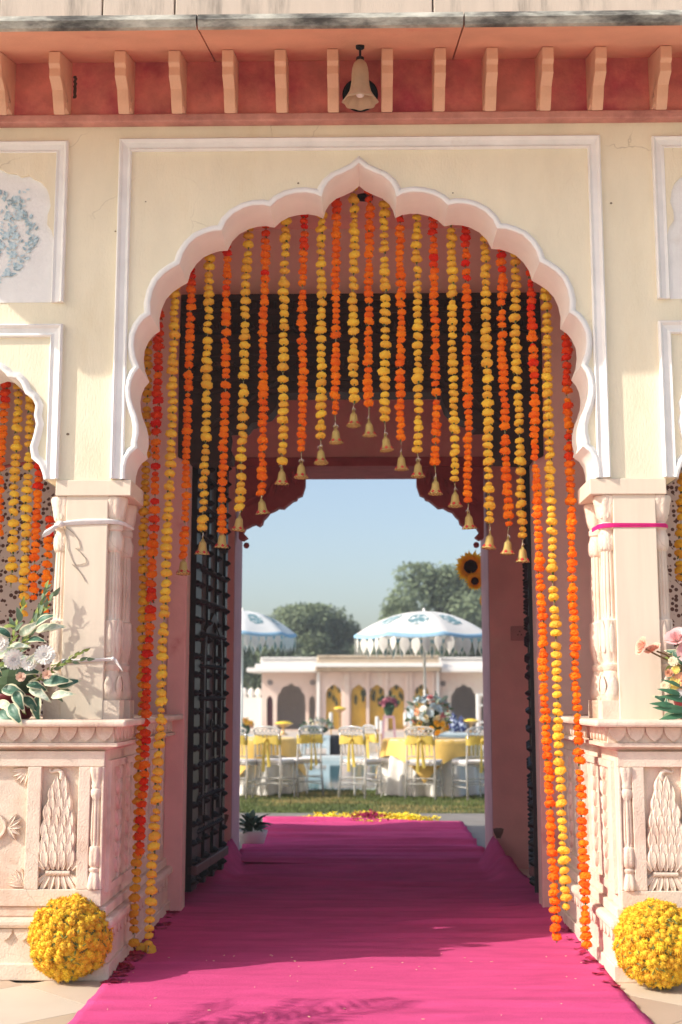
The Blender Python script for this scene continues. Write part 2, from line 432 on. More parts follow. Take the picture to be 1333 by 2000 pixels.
# small stains and nail holes
b = MB()
for px, py, r_ in ((583,358,3.5),(717+168,377,2.5),(285,394,2.5),(226,452,3),(1194,397,4),(1290,287,4),(133,848,5)):
    p = at(px, py, 0)
    b.prism([(p.x + r_/600*math.cos(a)*1.0, p.z + r_/600*0.8*math.sin(a)) for a in [k*PI/4 for k in range(8)]], -0.002, 0.001)
b.build('nail_holes', mat('stain_brown', (0.22, 0.16, 0.10), 0.9), gate)

# ---- frieze, ledge, corbels, eave, parapet
zf1 = at(704, 118, -0.03).z
ed = at(704, 50, -0.75); ze = ed.z
b = MB(); b.box(-XEND, -0.03, ZF+0.02, XEND, 0.3, zf1 + 0.25); b.build('frieze_band', frieze_m, gate)
b = MB(); b.box(-XEND-0.01, -0.065, ZF - 0.012, XEND+0.01, 0.31, ZF + 0.030); b.build('frieze_ledge', mat('dusty_ledge', (0.56, 0.27, 0.22), 0.9, 0.2, 8, 0.3, 60, col2=(0.40, 0.16, 0.14), c2scale=3, c2lo=0.45, c2hi=0.7), gate, bevel=0.006)
def under(y): return zf1 + (ze - zf1)*(-0.03 - y)/0.72      # eave soffit height at depth y
# eave built of stone slabs with joints at two places
jx = [-XEND, at(388, 60, -0.7).x, at(905, 60, -0.7).x, XEND]
for k in range(3):
    b = MB(); x0, x1 = jx[k] + 0.004, jx[k+1] - 0.004
    b.prism([(0.32, under(0.32)), (-0.735, under(-0.735)), (-0.735, under(-0.735)+0.06), (0.32, under(0.32)+0.10)], x0, x1, 'yz')
    b.build('eave_slab', eave_m, gate)
    b = MB()
    b.prism([(-0.735, ze-0.006), (-0.755, ze-0.001), (-0.77, ze+0.03), (-0.755, ze+0.062), (-0.70, ze+0.085), (-0.60, ze+0.11), (-0.60, ze+0.08), (-0.735, ze+0.055)], x0, x1, 'yz')
    b.build('eave_nosing', weather, gate)
b = MB(); px_ = [-XEND, at(5, 10, -0.2).x, at(205, 10, -0.2).x, at(345, 10, -0.2).x, at(845, 10, -0.2).x, XEND]
for k in range(5):
    b = MB(); b.box(px_[k]+0.004, -0.25, zf1+0.05, px_[k+1]-0.004, 0.1, zf1 + 0.95)
    b.build('parapet_block', parap, gate, bevel=0.004)
def S_curve():
    zt = under(-0.30)
    zb = ZF + 0.032
    h = zt - zb
    return [(-0.028, under(-0.028)-0.002), (-0.305, under(-0.305)-0.002), (-0.305, zt-0.07), (-0.285, zt-0.085), (-0.285, zt-0.13), (-0.245, zt-0.15),
            (-0.215, zt-0.17), (-0.195, zt-0.22), (-0.160, zt-0.28), (-0.125, zt-h*0.72), (-0.095, zt-h*0.84), (-0.098, zb+0.050), (-0.128, zb+0.034), (-0.128, zb), (-0.028, zb)]
b = MB(); b.prism(S_curve(), -0.029, 0.029, 'yz')
cme = b.mesh('corbel', corbel_m, weld=True)
for px in (-100, 10, 122, 247, 350, 452, 552, 652, 756, 857, 956, 1062, 1163, 1287, 1400):
    o = link('corbel', cme, gate, bevel=0.005); o.location = (at(px, 228, -0.10).x, 0, 0)
# chipped plaster patch beside the second corbel
b = MB(); p = at(146, 170, -0.035)
pts = [(p.x + 0.002*math.sin(k*4.1), p.z + 0.065 - k*0.0085) for k in range(16)]
b.prism([(x + 0.007 + 0.005*abs(math.sin(k*2.3)), z) for k, (x, z) in enumerate(pts)] + [(x - 0.006 - 0.003*math.sin(k*1.9), z) for k, (x, z) in list(enumerate(pts))[::-1]], -0.029, -0.0325)
b.build('chipped_plaster', mat('chip_dark', (0.07, 0.035, 0.02), 0.95), gate)
# round black vent in the frieze + one in the porch ceiling
p = at(704, 186, -0.03)
b = MB(); b.lathe([(0.095, 0), (0.095, 0.006), (0.088, 0.010), (0.084, 0.004), (0.001, 0.003)], seg=28)
b.xf(Matrix.Translation((p.x, -0.031, p.z)) @ Matrix.Rotation(PI/2, 4, 'X'))
b.build('round_vent', black, gate)

# ---- piers and imposts
def fl(n, amp, z0, z1):
    return n, amp, z0, z1
zt_ = at(704, 1406, -0.215).z; zc_ = ZZ(968)
def col_prof(h):
    # (fraction of height from the top in photo px 968..1405) -> radius
    P = [(1405,0.060,0),(1370,0.060,0),(1369,0.052,1),(1362,0.056,1),(1345,0.055,1),(1325,0.046,1),(1312,0.038,0),(1309,0.044,0),(1300,0.046,0),(1297,0.038,0),
         (1292,0.036,2),(1282,0.044,2),(1262,0.052,2),(1240,0.052,2),(1222,0.049,2),(1214,0.050,2),(1211,0.040,0),(1205,0.039,3),(1150,0.040,3),(1090,0.035,3),(1078,0.034,3),
         (1074,0.042,2),(1064,0.047,2),(1050,0.046,2),(1042,0.038,0),(1036,0.036,0),(1033,0.043,0),(1024,0.043,0),(1021,0.036,0),(1016,0.042,2),(1004,0.052,2),(988,0.058,2),(974,0.066,2),(968,0.064,0)]
    return [(r, zt_ + (1405-y)/(1405-968)*(zc_-zt_), k) for y, r, k in P]
def column_mesh():
    b = MB(); P = col_prof(1)
    kind = {}
    dense = []
    for i in range(len(P)-1):
        r0, z0, k0 = P[i]; r1, z1, k1 = P[i+1]
        n = max(1, int((z1-z0)/0.02))
        for q in range(n): dense.append((r0 + (r1-r0)*q/n, z0 + (z1-z0)*q/n, k0))
    dense.append(P[-1])
    kk = {round(z, 6): k for r, z, k in dense}
    def rf(r, z, a):
        k = kk.get(round(z, 6), 0)
        if k == 1: return r*(1 + 0.10*abs(math.sin(a*3))*math.sin(z*90))
        if k == 2: return r*(1 + 0.10*(abs(math.sin(a*4)) - 0.5))
        if k == 3: return r*(1 - 0.16*(1-abs(math.sin(a*6)))**1.5)
        return r
    b.lathe([(r, z) for r, z, k in dense], seg=48, rf=rf)
    z2 = zt_ + 0.10
    b.box(-0.060, -0.060, zt_-0.002, 0.060, 0.060, z2-0.008)
    return b.mesh('column', stone, smooth=True)
colme = column_mesh()
try: colme.set_sharp_from_angle(angle=R(40))
except Exception: pass
def leaf_collar(parent, z, r, n, L, up, h=0.02):
    b = MB()
    for k in range(n):
        a = 2*PI*k/n; m = MB(); carve_leaf(m, 0, 0, L, r*1.5*PI/n, PI/2*up, 0, h)
        m.xf(Matrix.Rotation(a, 4, 'Z') @ Matrix.Translation((0, -r, z)))
        b.add(m.v, m.f)
    return b.build('carved_leaves', stone, parent, smooth=True, recalc=False)
XP0, XP1 = 1.285, 1.50
for sg in (-1, 1):
    b = MB(); b.box(sg*XP0, 0.0, zt_-0.01, sg*XP1, 0.40, zc_+0.003)
    pier = b.build('pier', pier_st, gate, bevel=0.004)
    b = MB(); b.box(sg*1.168, -0.012, zc_+0.002, sg*1.555, WT+0.07, ZI-0.002); b.build('impost_block', pier_st, pier, bevel=0.004)
    for (x, y) in ((1.262, 0.064), (1.262, 0.345), (1.525, 0.064), (1.525, 0.345)):
        c = link('column', colme, pier); c.location = (sg*x, y, 0)
        if y < 0.1:
            for z, r, n, L, up in ((zt_+0.33, 0.050, 7, 0.16, 1), (zc_-0.115, 0.046, 8, 0.09, 1), (zc_-0.19, 0.040, 7, 0.09, -1), (zt_+0.12, 0.058, 6, 0.10, 1)):
                q = leaf_collar(pier, z, r, n, L, up, 0.007); q.location = (sg*x, y, 0)
# ---- plinths (raised side platforms) with carved panels
pil = [ZZ(y, -0.1) for y in (1405, 1419, 1450, 1467, 1497, 1737, 1770, 1791, 1812, 1838)]
def ring_box(b, sg, ov, z0, z1, extra=0.0):
    b.box(sg*(X0-ov), -0.10-ov, z0, sg*XEND, YD-0.003, z1)
for sg in (-1, 1):
    b = MB(); b.box(sg*X0, -0.10, pil[6]-0.001, sg*XEND, YD-0.004, pil[3]+0.001)
    body = b.build('plinth', stone, gate)
    b = MB(); ring_box(b, sg, 0.115, pil[1], zt_); b.build('plinth_slab', stone, body, bevel=0.012)
    b = MB(); ring_box(b, sg, 0.045, pil[2], pil[1]-0.001); b.build('plinth_frieze', stone, body)
    b = MB()
    b.rings([[(sg*(X0-o_), YD-0.005, z_), (sg*(X0-o_), -0.10-o_, z_), (sg*XEND, -0.10-o_, z_)] for o_, z_ in ((0.0, pil[3]), (0.022, pil[3]+0.012), (0.050, pil[2]-0.022), (0.066, pil[2]-0.018), (0.066, pil[2]-0.001), (-0.02, pil[2]-0.001))], closed_u=False)
    b.build('plinth_cornice', stone, body, recalc=False)
    # lappet frieze
    def lappet(b, x, w, zt, zb, Y0_, Y1_):
        pts = [(x-w*0.5, zt), (x-w*0.46, zt-(zt-zb)*0.35), (x-w*0.30, zt-(zt-zb)*0.72), (x, zb), (x+w*0.30, zt-(zt-zb)*0.72), (x+w*0.46, zt-(zt-zb)*0.35), (x+w*0.5, zt)]
        b.prism(pts, Y0_, Y1_)
    b = MB(); n = 20; wl = 0.0885
    for k in range(n):
        lappet(b, sg*(X0-0.045+wl*(k+0.5)), wl*0.96, pil[1]-0.003, pil[2]+0.006, -0.146, -0.160)
    b.build('lappet_carving', stone, body)
    b = MB()
    for k in range(20):                  # the same turned along the inner side
        m = MB(); lappet(m, -0.145+wl*(k+0.5), wl*0.9, pil[1]-0.003, pil[2]+0.006, 0, -0.012)
        m.xf(Matrix(((0, sg*1.0, 0, sg*(X0-0.046)), (1, 0, 0, 0), (0, 0, 1, 0), (0, 0, 0, 1))))
        b.add(m.v, m.f)
    b.build('lappet_carving', stone, body)
    # base
    b = MB(); ring_box(b, sg, 0.025, pil[7], pil[6]-0.002); b.build('base_fillet', stone, body, bevel=0.006)
    b = MB(); ring_box(b, sg, 0.065, pil[8], pil[7]-0.001); b.build('base_torus', stone, body, bevel=0.018)
    b = MB(); ring_box(b, sg, 0.035, 0.0, pil[8]-0.001); b.build('base_course', stone, body, bevel=0.004)
    b = MB()
    for k in range(20): lappet(b, sg*(X0-0.03+wl*(k+0.5)), wl*0.94, pil[8]-0.003, pil[9]+0.004, -0.136, -0.148)
    b.build('lappet_carving', stone, body)
    b = MB()
    for k in range(20):
        m = MB(); lappet(m, -0.13+wl*(k+0.5), wl*0.9, pil[8]-0.003, pil[9]+0.004, 0, -0.011)
        m.xf(Matrix(((0, sg*1.0, 0, sg*(X0-0.036)), (1, 0, 0, 0), (0, 0, 1, 0), (0, 0, 0, 1))))
        b.add(m.v, m.f)
    b.build('lappet_carving', stone, body)
    b = MB(); ring_box(b, sg, 0.05, 0.0, pil[9]-0.10); b.build('foot_course', stone, body, bevel=0.005)
    # frame of stiles and rails standing proud of the panel field
    yp = -0.135
    pxx = lambda q: abs(at(q, 1600, -0.12).x - cx0)
    xs = [X0+0.0, X0+0.012, pxx(178), pxx(155), pxx(82), pxx(55), pxx(55)+0.53, pxx(55)+0.60]
    b = MB(); zb_, zt2 = pil[5], pil[4]
    b.box(sg*xs[0], -0.101, pil[6], sg*XEND, yp, zb_); b.box(sg*xs[0], -0.101, zt2, sg*XEND, yp, pil[3])
    b.build('panel_rails', stone, body, bevel=0.003)
    for q in ((0, 1), (2, 3), (4, 5), (6, 7)):
        b = MB(); b.box(sg*xs[q[0]], -0.101, zb_+0.001, sg*xs[q[1]], yp+0.0005, zt2-0.001); b.build('panel_stile', stone, body, bevel=0.003)
    # colonnette in the first recess
    hz = zt2 - zb_
    pr = [(0.040,0.0),(0.044,0.02),(0.036,0.10),(0.028,0.135),(0.034,0.15),(0.034,0.165),(0.026,0.175),(0.037,0.20),(0.038,0.27),(0.034,0.34),(0.027,0.35),(0.032,0.42),(0.030,0.60),(0.026,0.73),(0.034,0.76),(0.036,0.80),(0.030,0.82),(0.034,0.84),(0.030,0.86),(0.034,0.90),(0.043,0.96),(0.042,1.0)]
    dn = []
    for (r0, t0), (r1, t1) in zip(pr, pr[1:]):
        m_ = max(1, int((t1-t0)/0.03))
        for q in range(m_): dn.append((r0+(r1-r0)*q/m_, zb_ + 0.002 + hz*0.996*(t0+(t1-t0)*q/m_)))
    dn.append((pr[-1][0], zb_ + hz*0.998))
    def rfc(r, z, a):
        t = (z-zb_)/hz
        if 0.36 < t < 0.74: return r*(1 - 0.22*(1-abs(math.sin(a*5)))**1.4)
        if t < 0.12 or t > 0.87 or 0.19 < t < 0.33: return r*(1 + 0.12*(abs(math.sin(a*4))-0.5))
        return r
    b = MB(); b.lathe(dn, c=(sg*(xs[1]+xs[2])/2, -0.106, 0), seg=40, rf=rfc); cln = b.build('colonnette', stone, body, smooth=True, sharp=45)
    # cypress relief in the second recess
    cx = (xs[3]+xs[4])/2; Y_ = -0.1
    b = MB()
    z0 = zb_ + hz*0.20; z1 = zb_ + hz*0.90
    b.prism([(sg*(cx+dx), z) for dx, z in [(-0.070, z0), (-0.084, z0+hz*0.10), (-0.078, z0+hz*0.3), (-0.055, z0+hz*0.53), (-0.028, z1-0.01), (0, z1), (0.028, z1-0.01), (0.055, z0+hz*0.53), (0.078, z0+hz*0.3), (0.084, z0+hz*0.10), (0.070, z0)]], -0.101, -0.116)
    rows = 9
    for r_ in range(rows-1, -1, -1):
        t = r_/rows; z = z0 - 0.01 + (z1-z0)*t*0.93
        wdt = 0.162*(1 - t**2.1*0.72)
        n = 4 if t < 0.45 else (3 if t < 0.8 else 2)
        for k in range(n):
            x = cx + wdt*((k + 0.5)/n - 0.5)
            if r_ % 2: x += wdt/n*0.30
            carve_leaf(b, sg*x, z, hz*0.165, wdt/n*1.35, PI/2 + sg*(cx-x)*1.0, -0.112 - 0.0012*(rows-r_), 0.017)
    # curl on top
    b.tube([(sg*(cx+dx), -0.112, z1 + dz) for dx, dz in ((0.0,-0.005),(-0.006,0.015),(-0.002,0.03),(0.015,0.04),(0.033,0.036),(0.046,0.030),(0.056,0.038),(0.052,0.048))], [0.012,0.014,0.013,0.011,0.009,0.007,0.006,0.004], 8)
    # cup, ring and spreading foot
    for k in range(-3, 4):
        carve_leaf(b, sg*(cx + k*0.022), zb_+hz*0.155, 0.075 + 0.01*abs(k), 0.034, PI/2 - sg*k*0.22, -0.114, 0.022)
    b.tube([(sg*(cx+dx), -0.120, zb_+hz*(0.175 + dz)) for dx, dz in ((-0.082,0.035),(-0.088,0.05),(-0.078,0.055),(-0.062,0.035),(-0.04,0.05),(-0.02,0.075),(0,0.082),(0.02,0.075),(0.04,0.05),(0.062,0.035),(0.078,0.055),(0.088,0.05),(0.082,0.035))], 0.008, 6)
    b.tube([(sg*(cx-0.058), -0.115, zb_+hz*0.130), (sg*(cx+0.058), -0.115, zb_+hz*0.130)], 0.013, 8)
    for k in range(-3, 4):
        carve_leaf(b, sg*(cx + k*0.019), zb_+hz*0.118, 0.086 + 0.012*abs(k), 0.036, -PI/2 + sg*k*0.26, -0.106, 0.020)
    b.build('cypress_carving', stone, body, smooth=True, sharp=60)
    # flower medallion in the third recess
    b = MB(); mx_ = xs[5] + 0.265; mz = (zb_+zt2)/2
    for q in range(4):
        a = q*PI/2
        px_q, pz_q = mx_ + 0.17*math.cos(a), mz + 0.17*math.sin(a)
        for k in range(-2, 3):
            carve_leaf(b, sg*(px_q), pz_q, 0.075, 0.028, (a + k*0.5) if sg > 0 else PI - (a + k*0.5), -0.102, 0.022)
    b.tube([(sg*(mx_ + 0.135*math.cos(a)*(1+0.18*math.cos(4*a))), -0.108, mz + 0.135*math.sin(a)*(1+0.18*math.cos(4*a))) for a in [k*2*PI/40 for k in range(41)]], 0.010, 6)
    for k in range(12):
        carve_leaf(b, sg*mx_, mz, 0.10, 0.042, k*PI/6, -0.102, 0.022)
    for dx in (-1, 1):
        for dz in (-1, 1):
            for k in range(-2, 3):
                a0_ = math.atan2(-dz, -dx*sg) + k*0.32
                carve_leaf(b, sg*(mx_ + dx*0.255), mz + dz*(hz/2-0.012), 0.085, 0.026, a0_, -0.102, 0.016)
    b.build('medallion_carving', stone, body, smooth=True, sharp=60)
    # carved panel on the inner side
    ys0, ys1 = 0.12, 1.45
    b = MB(); zc0_, zc1_ = pil[5]+0.01, pil[4]-0.01
    for q in range(5):
        yy = 0.22 + q*0.27
        for k in range(7):
            zz = zc0_ + 0.03 + (zc1_-zc0_-0.06)*k/6.5
            for s2 in (-1, 1):
                m = MB(); carve_leaf(m, yy, zz, 0.10, 0.045, PI/2 - s2*0.75, 0, 0.016)
                m.xf(Matrix(((0, sg*1.0, 0, sg*X0), (1, 0, 0, 0), (0, 0, 1, 0), (0, 0, 0, 1)))); b.add(m.v, m.f)
        m = MB(); m.tube([(yy + 0.012*math.sin(t*6), -0.004, zc0_ + (zc1_-zc0_)*t) for t in [k/12 for k in range(13)]], 0.009, 6)
        m.xf(Matrix(((0, sg*1.0, 0, sg*X0), (1, 0, 0, 0), (0, 0, 1, 0), (0, 0, 0, 1)))); b.add(m.v, m.f)
    b.build('side_carving', stone, body, smooth=True, sharp=60)
    b = MB()
    for (y0, y1, z0, z1) in ((-0.05, 1.62, zc1_, zc1_+0.035), (-0.05, 1.62, zc0_-0.035, zc0_), (-0.05, 0.02, zc0_, zc1_), (0.70, 0.76, zc0_, zc1_), (1.56, 1.62, zc0_, zc1_)):
        b.box(sg*(X0-0.018), y0, z0, sg*(X0+0.01), y1, z1)
    b.build('side_panel_frame', stone, body)

# ---- porch: ceiling, door wall, passage, far wall, roof
zc = ZZ(447, YD)
b = MB(); b.box(-XEND, 0.0, zf1+0.10, XEND, 4.6, zf1+0.30); b.build('roof_slab', parap, gate)
b = MB(); b.box(-XEND, WT-0.05, zc, XEND, YD+0.01, zf1+0.099); b.build('porch_ceiling', redwall, gate)
XO = 1.12; ztop = ZZ(590, YD)
b = MB()
b.prism([(-XEND, -0.25), (-XO, -0.25), (-XO, ztop), (XO, ztop), (XO, -0.25), (XEND, -0.25), (XEND, zc+0.3), (-XEND, zc+0.3)], YD, YD+0.14)
b.build('door_wall', pinkwall, gate)
for sg in (-1, 1):
    b = MB(); b.box(sg*(XO-0.001), YD-0.025, -0.02, sg*(XO+0.12), YD-0.001, zc-0.002); b.build('door_band', pinkband, gate, bevel=0.008)
    b = MB(); b.box(sg*(XEND-0.2), WT+0.001, -0.2, sg*XEND, YD-0.002, zc+0.2); b.build('porch_end_wall', pinkwall, gate)
    b = MB(); b.box(sg*1.42, YD+0.141, -0.2, sg*XEND, YE-0.001, 4.9); b.build('passage_wall', redwall, gate)
b = MB(); b.box(-1.42, YD+0.141, ztop+0.25, 1.42, YE-0.001, ztop+0.45); b.build('passage_ceiling', redwall, gate)
XI = abs(at(460, 1300, YE).x + abs(at(960, 1300, YE).x))/2 if False else 1.04
zl = ZZ(935, YE+0.62); zl2 = zl + 0.07
b = MB(); b.prism([(-6, -0.25), (-XI, -0.25), (-XI, zl), (XI, zl), (XI, -0.25), (6, -0.25), (6, 5.3), (-6, 5.3)], YE, YE+0.62)
b.build('far_wall', redwall, gate)
for sg in (-1, 1):
    b = MB(); b.box(sg*(XI-0.006), YE+0.004, -0.02, sg*(XI+0.012), YE+0.625, zl); b.build('jamb_lining', mauve, gate)
b = MB(); b.box(-XI-0.1, YE-0.02, zl-0.006, XI+0.1, YE+0.62, zl2); b.build('far_lintel', maroon, gate, bevel=0.005)
BR = [(470,935),(600,935),(600,947),(594,966),(585,970),(583,975),(576,977),(566,985),(558,992),(548,991),(540,996),(530,1000),(525,1007),(518,1014),(516,1022),(510,1027),(502,1023),(495,1025),(488,1029),(483,1031),(478,1040),(487,1049),(478,1055),(470,1052)]
yb = YE + 0.02
cxe = at(709, 1000, yb).x
for sg in (-1, 1):
    pts = []
    for px, py in BR:
        x, z = XZ(px, py, yb); pts.append((-sg*(-(x - cxe)) if False else sg*abs(x - cxe), (zl-0.007) if py == 935 else min(z, zl-0.007)))
    b = MB(); b.prism(pts, yb, yb+0.12)
    for k in range(7):
        t = k/6; x = 0.96 - 0.42*t; z = zl - 0.33 + 0.17*t
        carve_leaf(b, sg*x, z, 0.14, 0.07, (PI/2 + (0.9 - t*1.1)) if sg > 0 else (PI/2 - (0.9 - t*1.1)), yb+0.002, 0.03)
    xb, zb2 = XZ(484, 1064, yb)
    b.lathe([(0.001,-0.026),(0.018,-0.02),(0.026,0),(0.018,0.02),(0.001,0.026)], c=(sg*abs(xb-cxe), yb+0.05, zb2), seg=12)
    b.build('corner_bracket', maroon, gate, bevel=0.004)
# carved dark timber lintel with stepped brackets
LP = [(704,575),(357,575),(353,700),(351,892),(380,905),(456,900),(457,886),(449,868),(452,850),(450,838),(470,838),(484,839),(489,834),(494,826),(507,823),(515,818),(522,812),(530,810),(537,803),(541,797),(544,788),(549,777),(546,768),(704,768)]
yl = YD - 0.06
def lp(sg, px, py):
    x, z = XZ(px, py, yl); return (sg*abs(x - at(707, 700, yl).x), z)
polyL = [lp(-1, *p) for p in LP]; polyL[0] = (0, polyL[0][1]); polyL[-1] = (0, polyL[-1][1])
full = polyL[1:-1] + [(-x, z) for x, z in polyL[1:-1]][::-1]
b = MB(); b.prism(full, yl, yl+0.20)
lint = b.build('timber_lintel', wood, gate, bevel=0.006)
for (y0, y1, pr_) in ((577, 588, 0.03), (603, 612, 0.022), (655, 668, 0.03), (690, 696, 0.02), (735, 744, 0.025), (760, 768, 0.03)):
    w_ = abs(full[0][0]) - 0.01
    b = MB(); b.box(-w_, yl-pr_, ZZ(y1, yl), w_, yl+0.01, ZZ(y0, yl)); b.build('lintel_moulding', wood, lint, bevel=0.004)
b = MB(); w_ = abs(full[0][0]) - 0.03
for k in range(58):
    x = -w_ + 2*w_*(k+0.5)/58
    b.box(x-0.012, yl-0.02, ZZ(602, yl), x+0.012, yl+0.01, ZZ(589, yl))
for k in range(26):
    x = -w_ + 2*w_*(k+0.5)/26
    for q in range(5): carve_leaf(b, x, ZZ(650, yl), 0.085, 0.03, PI/2 + (q-2)*0.5, yl, 0.02)
    for q in range(6): carve_leaf(b, x, ZZ(715, yl), 0.045, 0.03, q*PI/3, yl, 0.018)
b.build('lintel_carving', wood, lint, recalc=False, kind='stuff')
b = MB()
for sg in (-1, 1):
    for k in range(9):
        t = k/8; px = 545 - 120*t; py = 775 + 75*t
        x, z = lp(sg, px - 10, py - 12); carve_leaf(b, x, z, 0.12, 0.06, PI/2 + sg*0.8, yl, 0.025)
b.build('bracket_carving', wood, lint, recalc=False, kind='stuff')
b = MB(); b.lathe([(0.055, 0), (0.055, -0.01), (0.045, -0.012), (0.002, -0.004)], c=(at(712, 386, 1.2).x, 1.2, zc-0.001), seg=20); b.build('ceiling_socket', black, gate)

# ---- door leaves
def leaf_door(hx, hy, ang, wdt, sg):
    """local: u along the leaf from the hinge, v = face towards the passage axis"""
    z0, z1 = 0.10, ZZ(770, YD)
    d = bpy.data.objects.new('door', None); COL.objects.link(d); d.parent = gate
    d.location = (hx, hy, 0); d.rotation_euler = (0, 0, ang); d.empty_display_size = 0.1
    s2 = sg                                # v direction of the visible face
    b = MB(); b.box(0, -0.02, z0, wdt, 0.02, z1); b.build('door_backing', wood, d)
    def vb(b, u0, u1, zz0, zz1, t0, t1): b.box(u0, s2*t0, zz0, u1, s2*t1, zz1)
    nb = 5
    rails = [0.24 + 0.215*k for k in range(1, 14)]
    for k in range(nb):
        u0 = 0.10 + (wdt-0.16)*k/nb; u1 = 0.10 + (wdt-0.16)*(k+1)/nb
        b = MB(); vb(b, u0+0.003, u1-0.003, z0+0.3, z1, 0.021, 0.034 + 0.003*(k % 2)); b.build('plank', woodgrey, d)
    b = MB(); vb(b, 0.02, wdt-0.02, z0+0.14, z0+0.30, 0.0205, 0.030); b.build('plank', woodmid, d)
    for u0, u1 in ((0.0, 0.17), (0.40, 0.47), (0.70, 0.76), (wdt-0.08, wdt)):
        b = MB(); vb(b, u0, u1, z0, z1, 0.02, 0.052)
        for k in range(26):
            z = z0 + 0.06 + (z1-z0-0.1)*k/26
            for u in ((u0+0.02, u1-0.015) if u0 == 0 else (u0+0.02,)):
                b.lathe([(0.024,0),(0.020,0.014),(0.004,0.034)], seg=8)
                b.xf(Matrix.Translation((u, s2*0.052, z)) @ Matrix.Rotation(-s2*PI/2, 4, 'X'), len(b.v)-24)
        b.build('door_stile', iron, d)
    for i, z in enumerate(rails):
        if z > z1 - 0.05: break
        b = MB(); vb(b, 0.12, wdt-0.05, z-0.011, z+0.011, 0.03, 0.052)
        n = 15
        for k in range(n):
            u = 0.15 + (wdt-0.23)*(k+0.5)/n
            b.lathe([(0.018,0),(0.014,0.008),(0.003,0.022)], seg=8)
            b.xf(Matrix.Translation((u, s2*0.052, z)) @ Matrix.Rotation(-s2*PI/2, 4, 'X'), len(b.v)-24)
        b.build('strap', iron, d)
        b = MB(); vb(b, 0.13, wdt-0.06, z+0.018, z+0.030, 0.03, 0.048); b.build('strap_edge', woodgrey, d)
    b = MB(); vb(b, 0.0, wdt, z0+0.10, z0+0.16, 0.02, 0.085); b.build('bottom_rail', woodmid, d, bevel=0.006)
    # raised wicket frame with arched top
    b = MB(); w0, w1, h1 = 0.30, wdt-0.20, 1.62
    path = [(w0, 0.55), (w0, h1), (w0+0.04, h1+0.14), ((w0+w1)/2, h1+0.26), (w1-0.04, h1+0.14), (w1, h1), (w1, 0.55)]
    m = MB(); strip_along(m, path, [(-0.028, 0.03), (-0.028, 0.060), (0.028, 0.060), (0.028, 0.03)])
    m.v = [(x, s2*y, z) for x, y, z in m.v]; b.add(m.v, m.f)
    b.build('wicket_frame', wood, d)
    b = MB(); b.tube([(0.52 + 0.03*math.cos(a), s2*0.064, 1.13 + 0.04*math.sin(a)) for a in [k*PI/8 for k in range(17)]], 0.009, 6); b.build('ring_handle', iron, d)
    return d
aL = math.atan2(9.4-8.2, -1.04+1.135); aR = math.atan2(1.2, 1.30-1.15)
leaf_door(-1.135, YD+0.16, aL, 1.10, -1).rotation_euler = (0, 0, aL)
leaf_door(1.15, YD+0.16, aR, 1.2, 1).rotation_euler = (0, 0, aR)
# ================================================================== CARPETS
def carpet_mat(name, col):
    m = mat(name, col, 0.95, 0.12, 9, 0.5, 260, spec=0.08, stretch=(0.30, 1, 1), col2=tuple(c*0.8 for c in col), c2scale=5, c2lo=0.45, c2hi=0.75)
    return m
pink = carpet_mat('magenta_felt', (0.60, 0.075, 0.225))
def sm(a, b_, x):
    t = max(0.0, min(1.0, (x-a)/(b_-a))); return t*t*(3-2*t)
def carpet(name, hw, y0, y1, nx, ny, zf, label, hwf=None):
    b = MB(); rows = []
    for j in range(ny+1):
        y = y0 + (y1-y0)*j/ny
        w = hwf(y) if hwf else hw
        row = []
        for i in range(nx+1):
            u = -1 + 2*i/nx
            ww = w*(1 + 0.006*noise.noise((y*1.3, u > 0, 3)))
            x = u*ww
            row.append((x, y, zf(x, y, u)))
        rows.append(row)
    b.rings(rows, closed_u=False)
    o = b.build(name, pink, None, smooth=True)
    md = o.modifiers.new('solid', 'SOLIDIFY'); md.thickness = 0.004; md.offset = 1
    return tag(o, label, 'carpet')
def wr(x, y):      # cross-wise wrinkles of loosely laid felt
    a = noise.noise((x*0.28, y*7.5, 0.3)); c = noise.noise((x*0.5 + 4, y*15, 2.1)); e = noise.noise((x*0.22, y*3.0, 7.7))
    amp = 0.5 + 0.9*sm(0.3, 2.6, y)
    return ((1 - abs(noise.noise((x*0.22 + 9, y*5.0, 4.4))))**14*0.006 + max(0, a - 0.10)*0.036 + max(0, c - 0.15)*0.016)*amp + max(0, e-0.1)*0.012
def z1(x, y, u):
    z = 0.007 + wr(x, y)
    lift = sm(0.90, 1.06, abs(x))*sm(2.6, 3.8, y)*0.20
    sill = 0.03*sm(3.35, 3.62, y)
    fold = 0.024*math.exp(-((y - 1.30 - 0.10*x + 0.0)/0.035)**2)*sm(0.05, 0.5, x)       # a raised ridge catching the sun
    return z + lift + sill + fold + 0.02*sm(0.9, 1.2, abs(x))*sm(0.6, 1.6, y)*max(0, noise.noise((y*2, u, 9))+0.3)
def hw1(y): return 1.19 + 0.04*sm(-0.4, 1.4, y) - 0.20*sm(2.5, 3.75, y)
carpet('carpet_runner', 1.2, -3.2, 3.84, 60, 420, z1, 'magenta felt runner laid through the arch up to the far doorway', hw1)
def z2(x, y, u):
    return 0.018 + 0.032*sm(4.75, 4.5, y) + wr(x+3, y*1.0)*1.6
carpet('carpet_runner', 1.02, 3.62, 7.28, 40, 220, z2, 'second magenta runner beyond the far doorway, ending at the petal pattern', lambda y: 1.015 + 0.03*sm(4, 7, y))
b = MB(); b.prism([(3.42, -0.01), (3.60, 0.025), (4.45, 0.025), (4.60, -0.01)], -1.03, 1.03, 'yz'); st_ = struct(b.build('door_sill', pier_st))
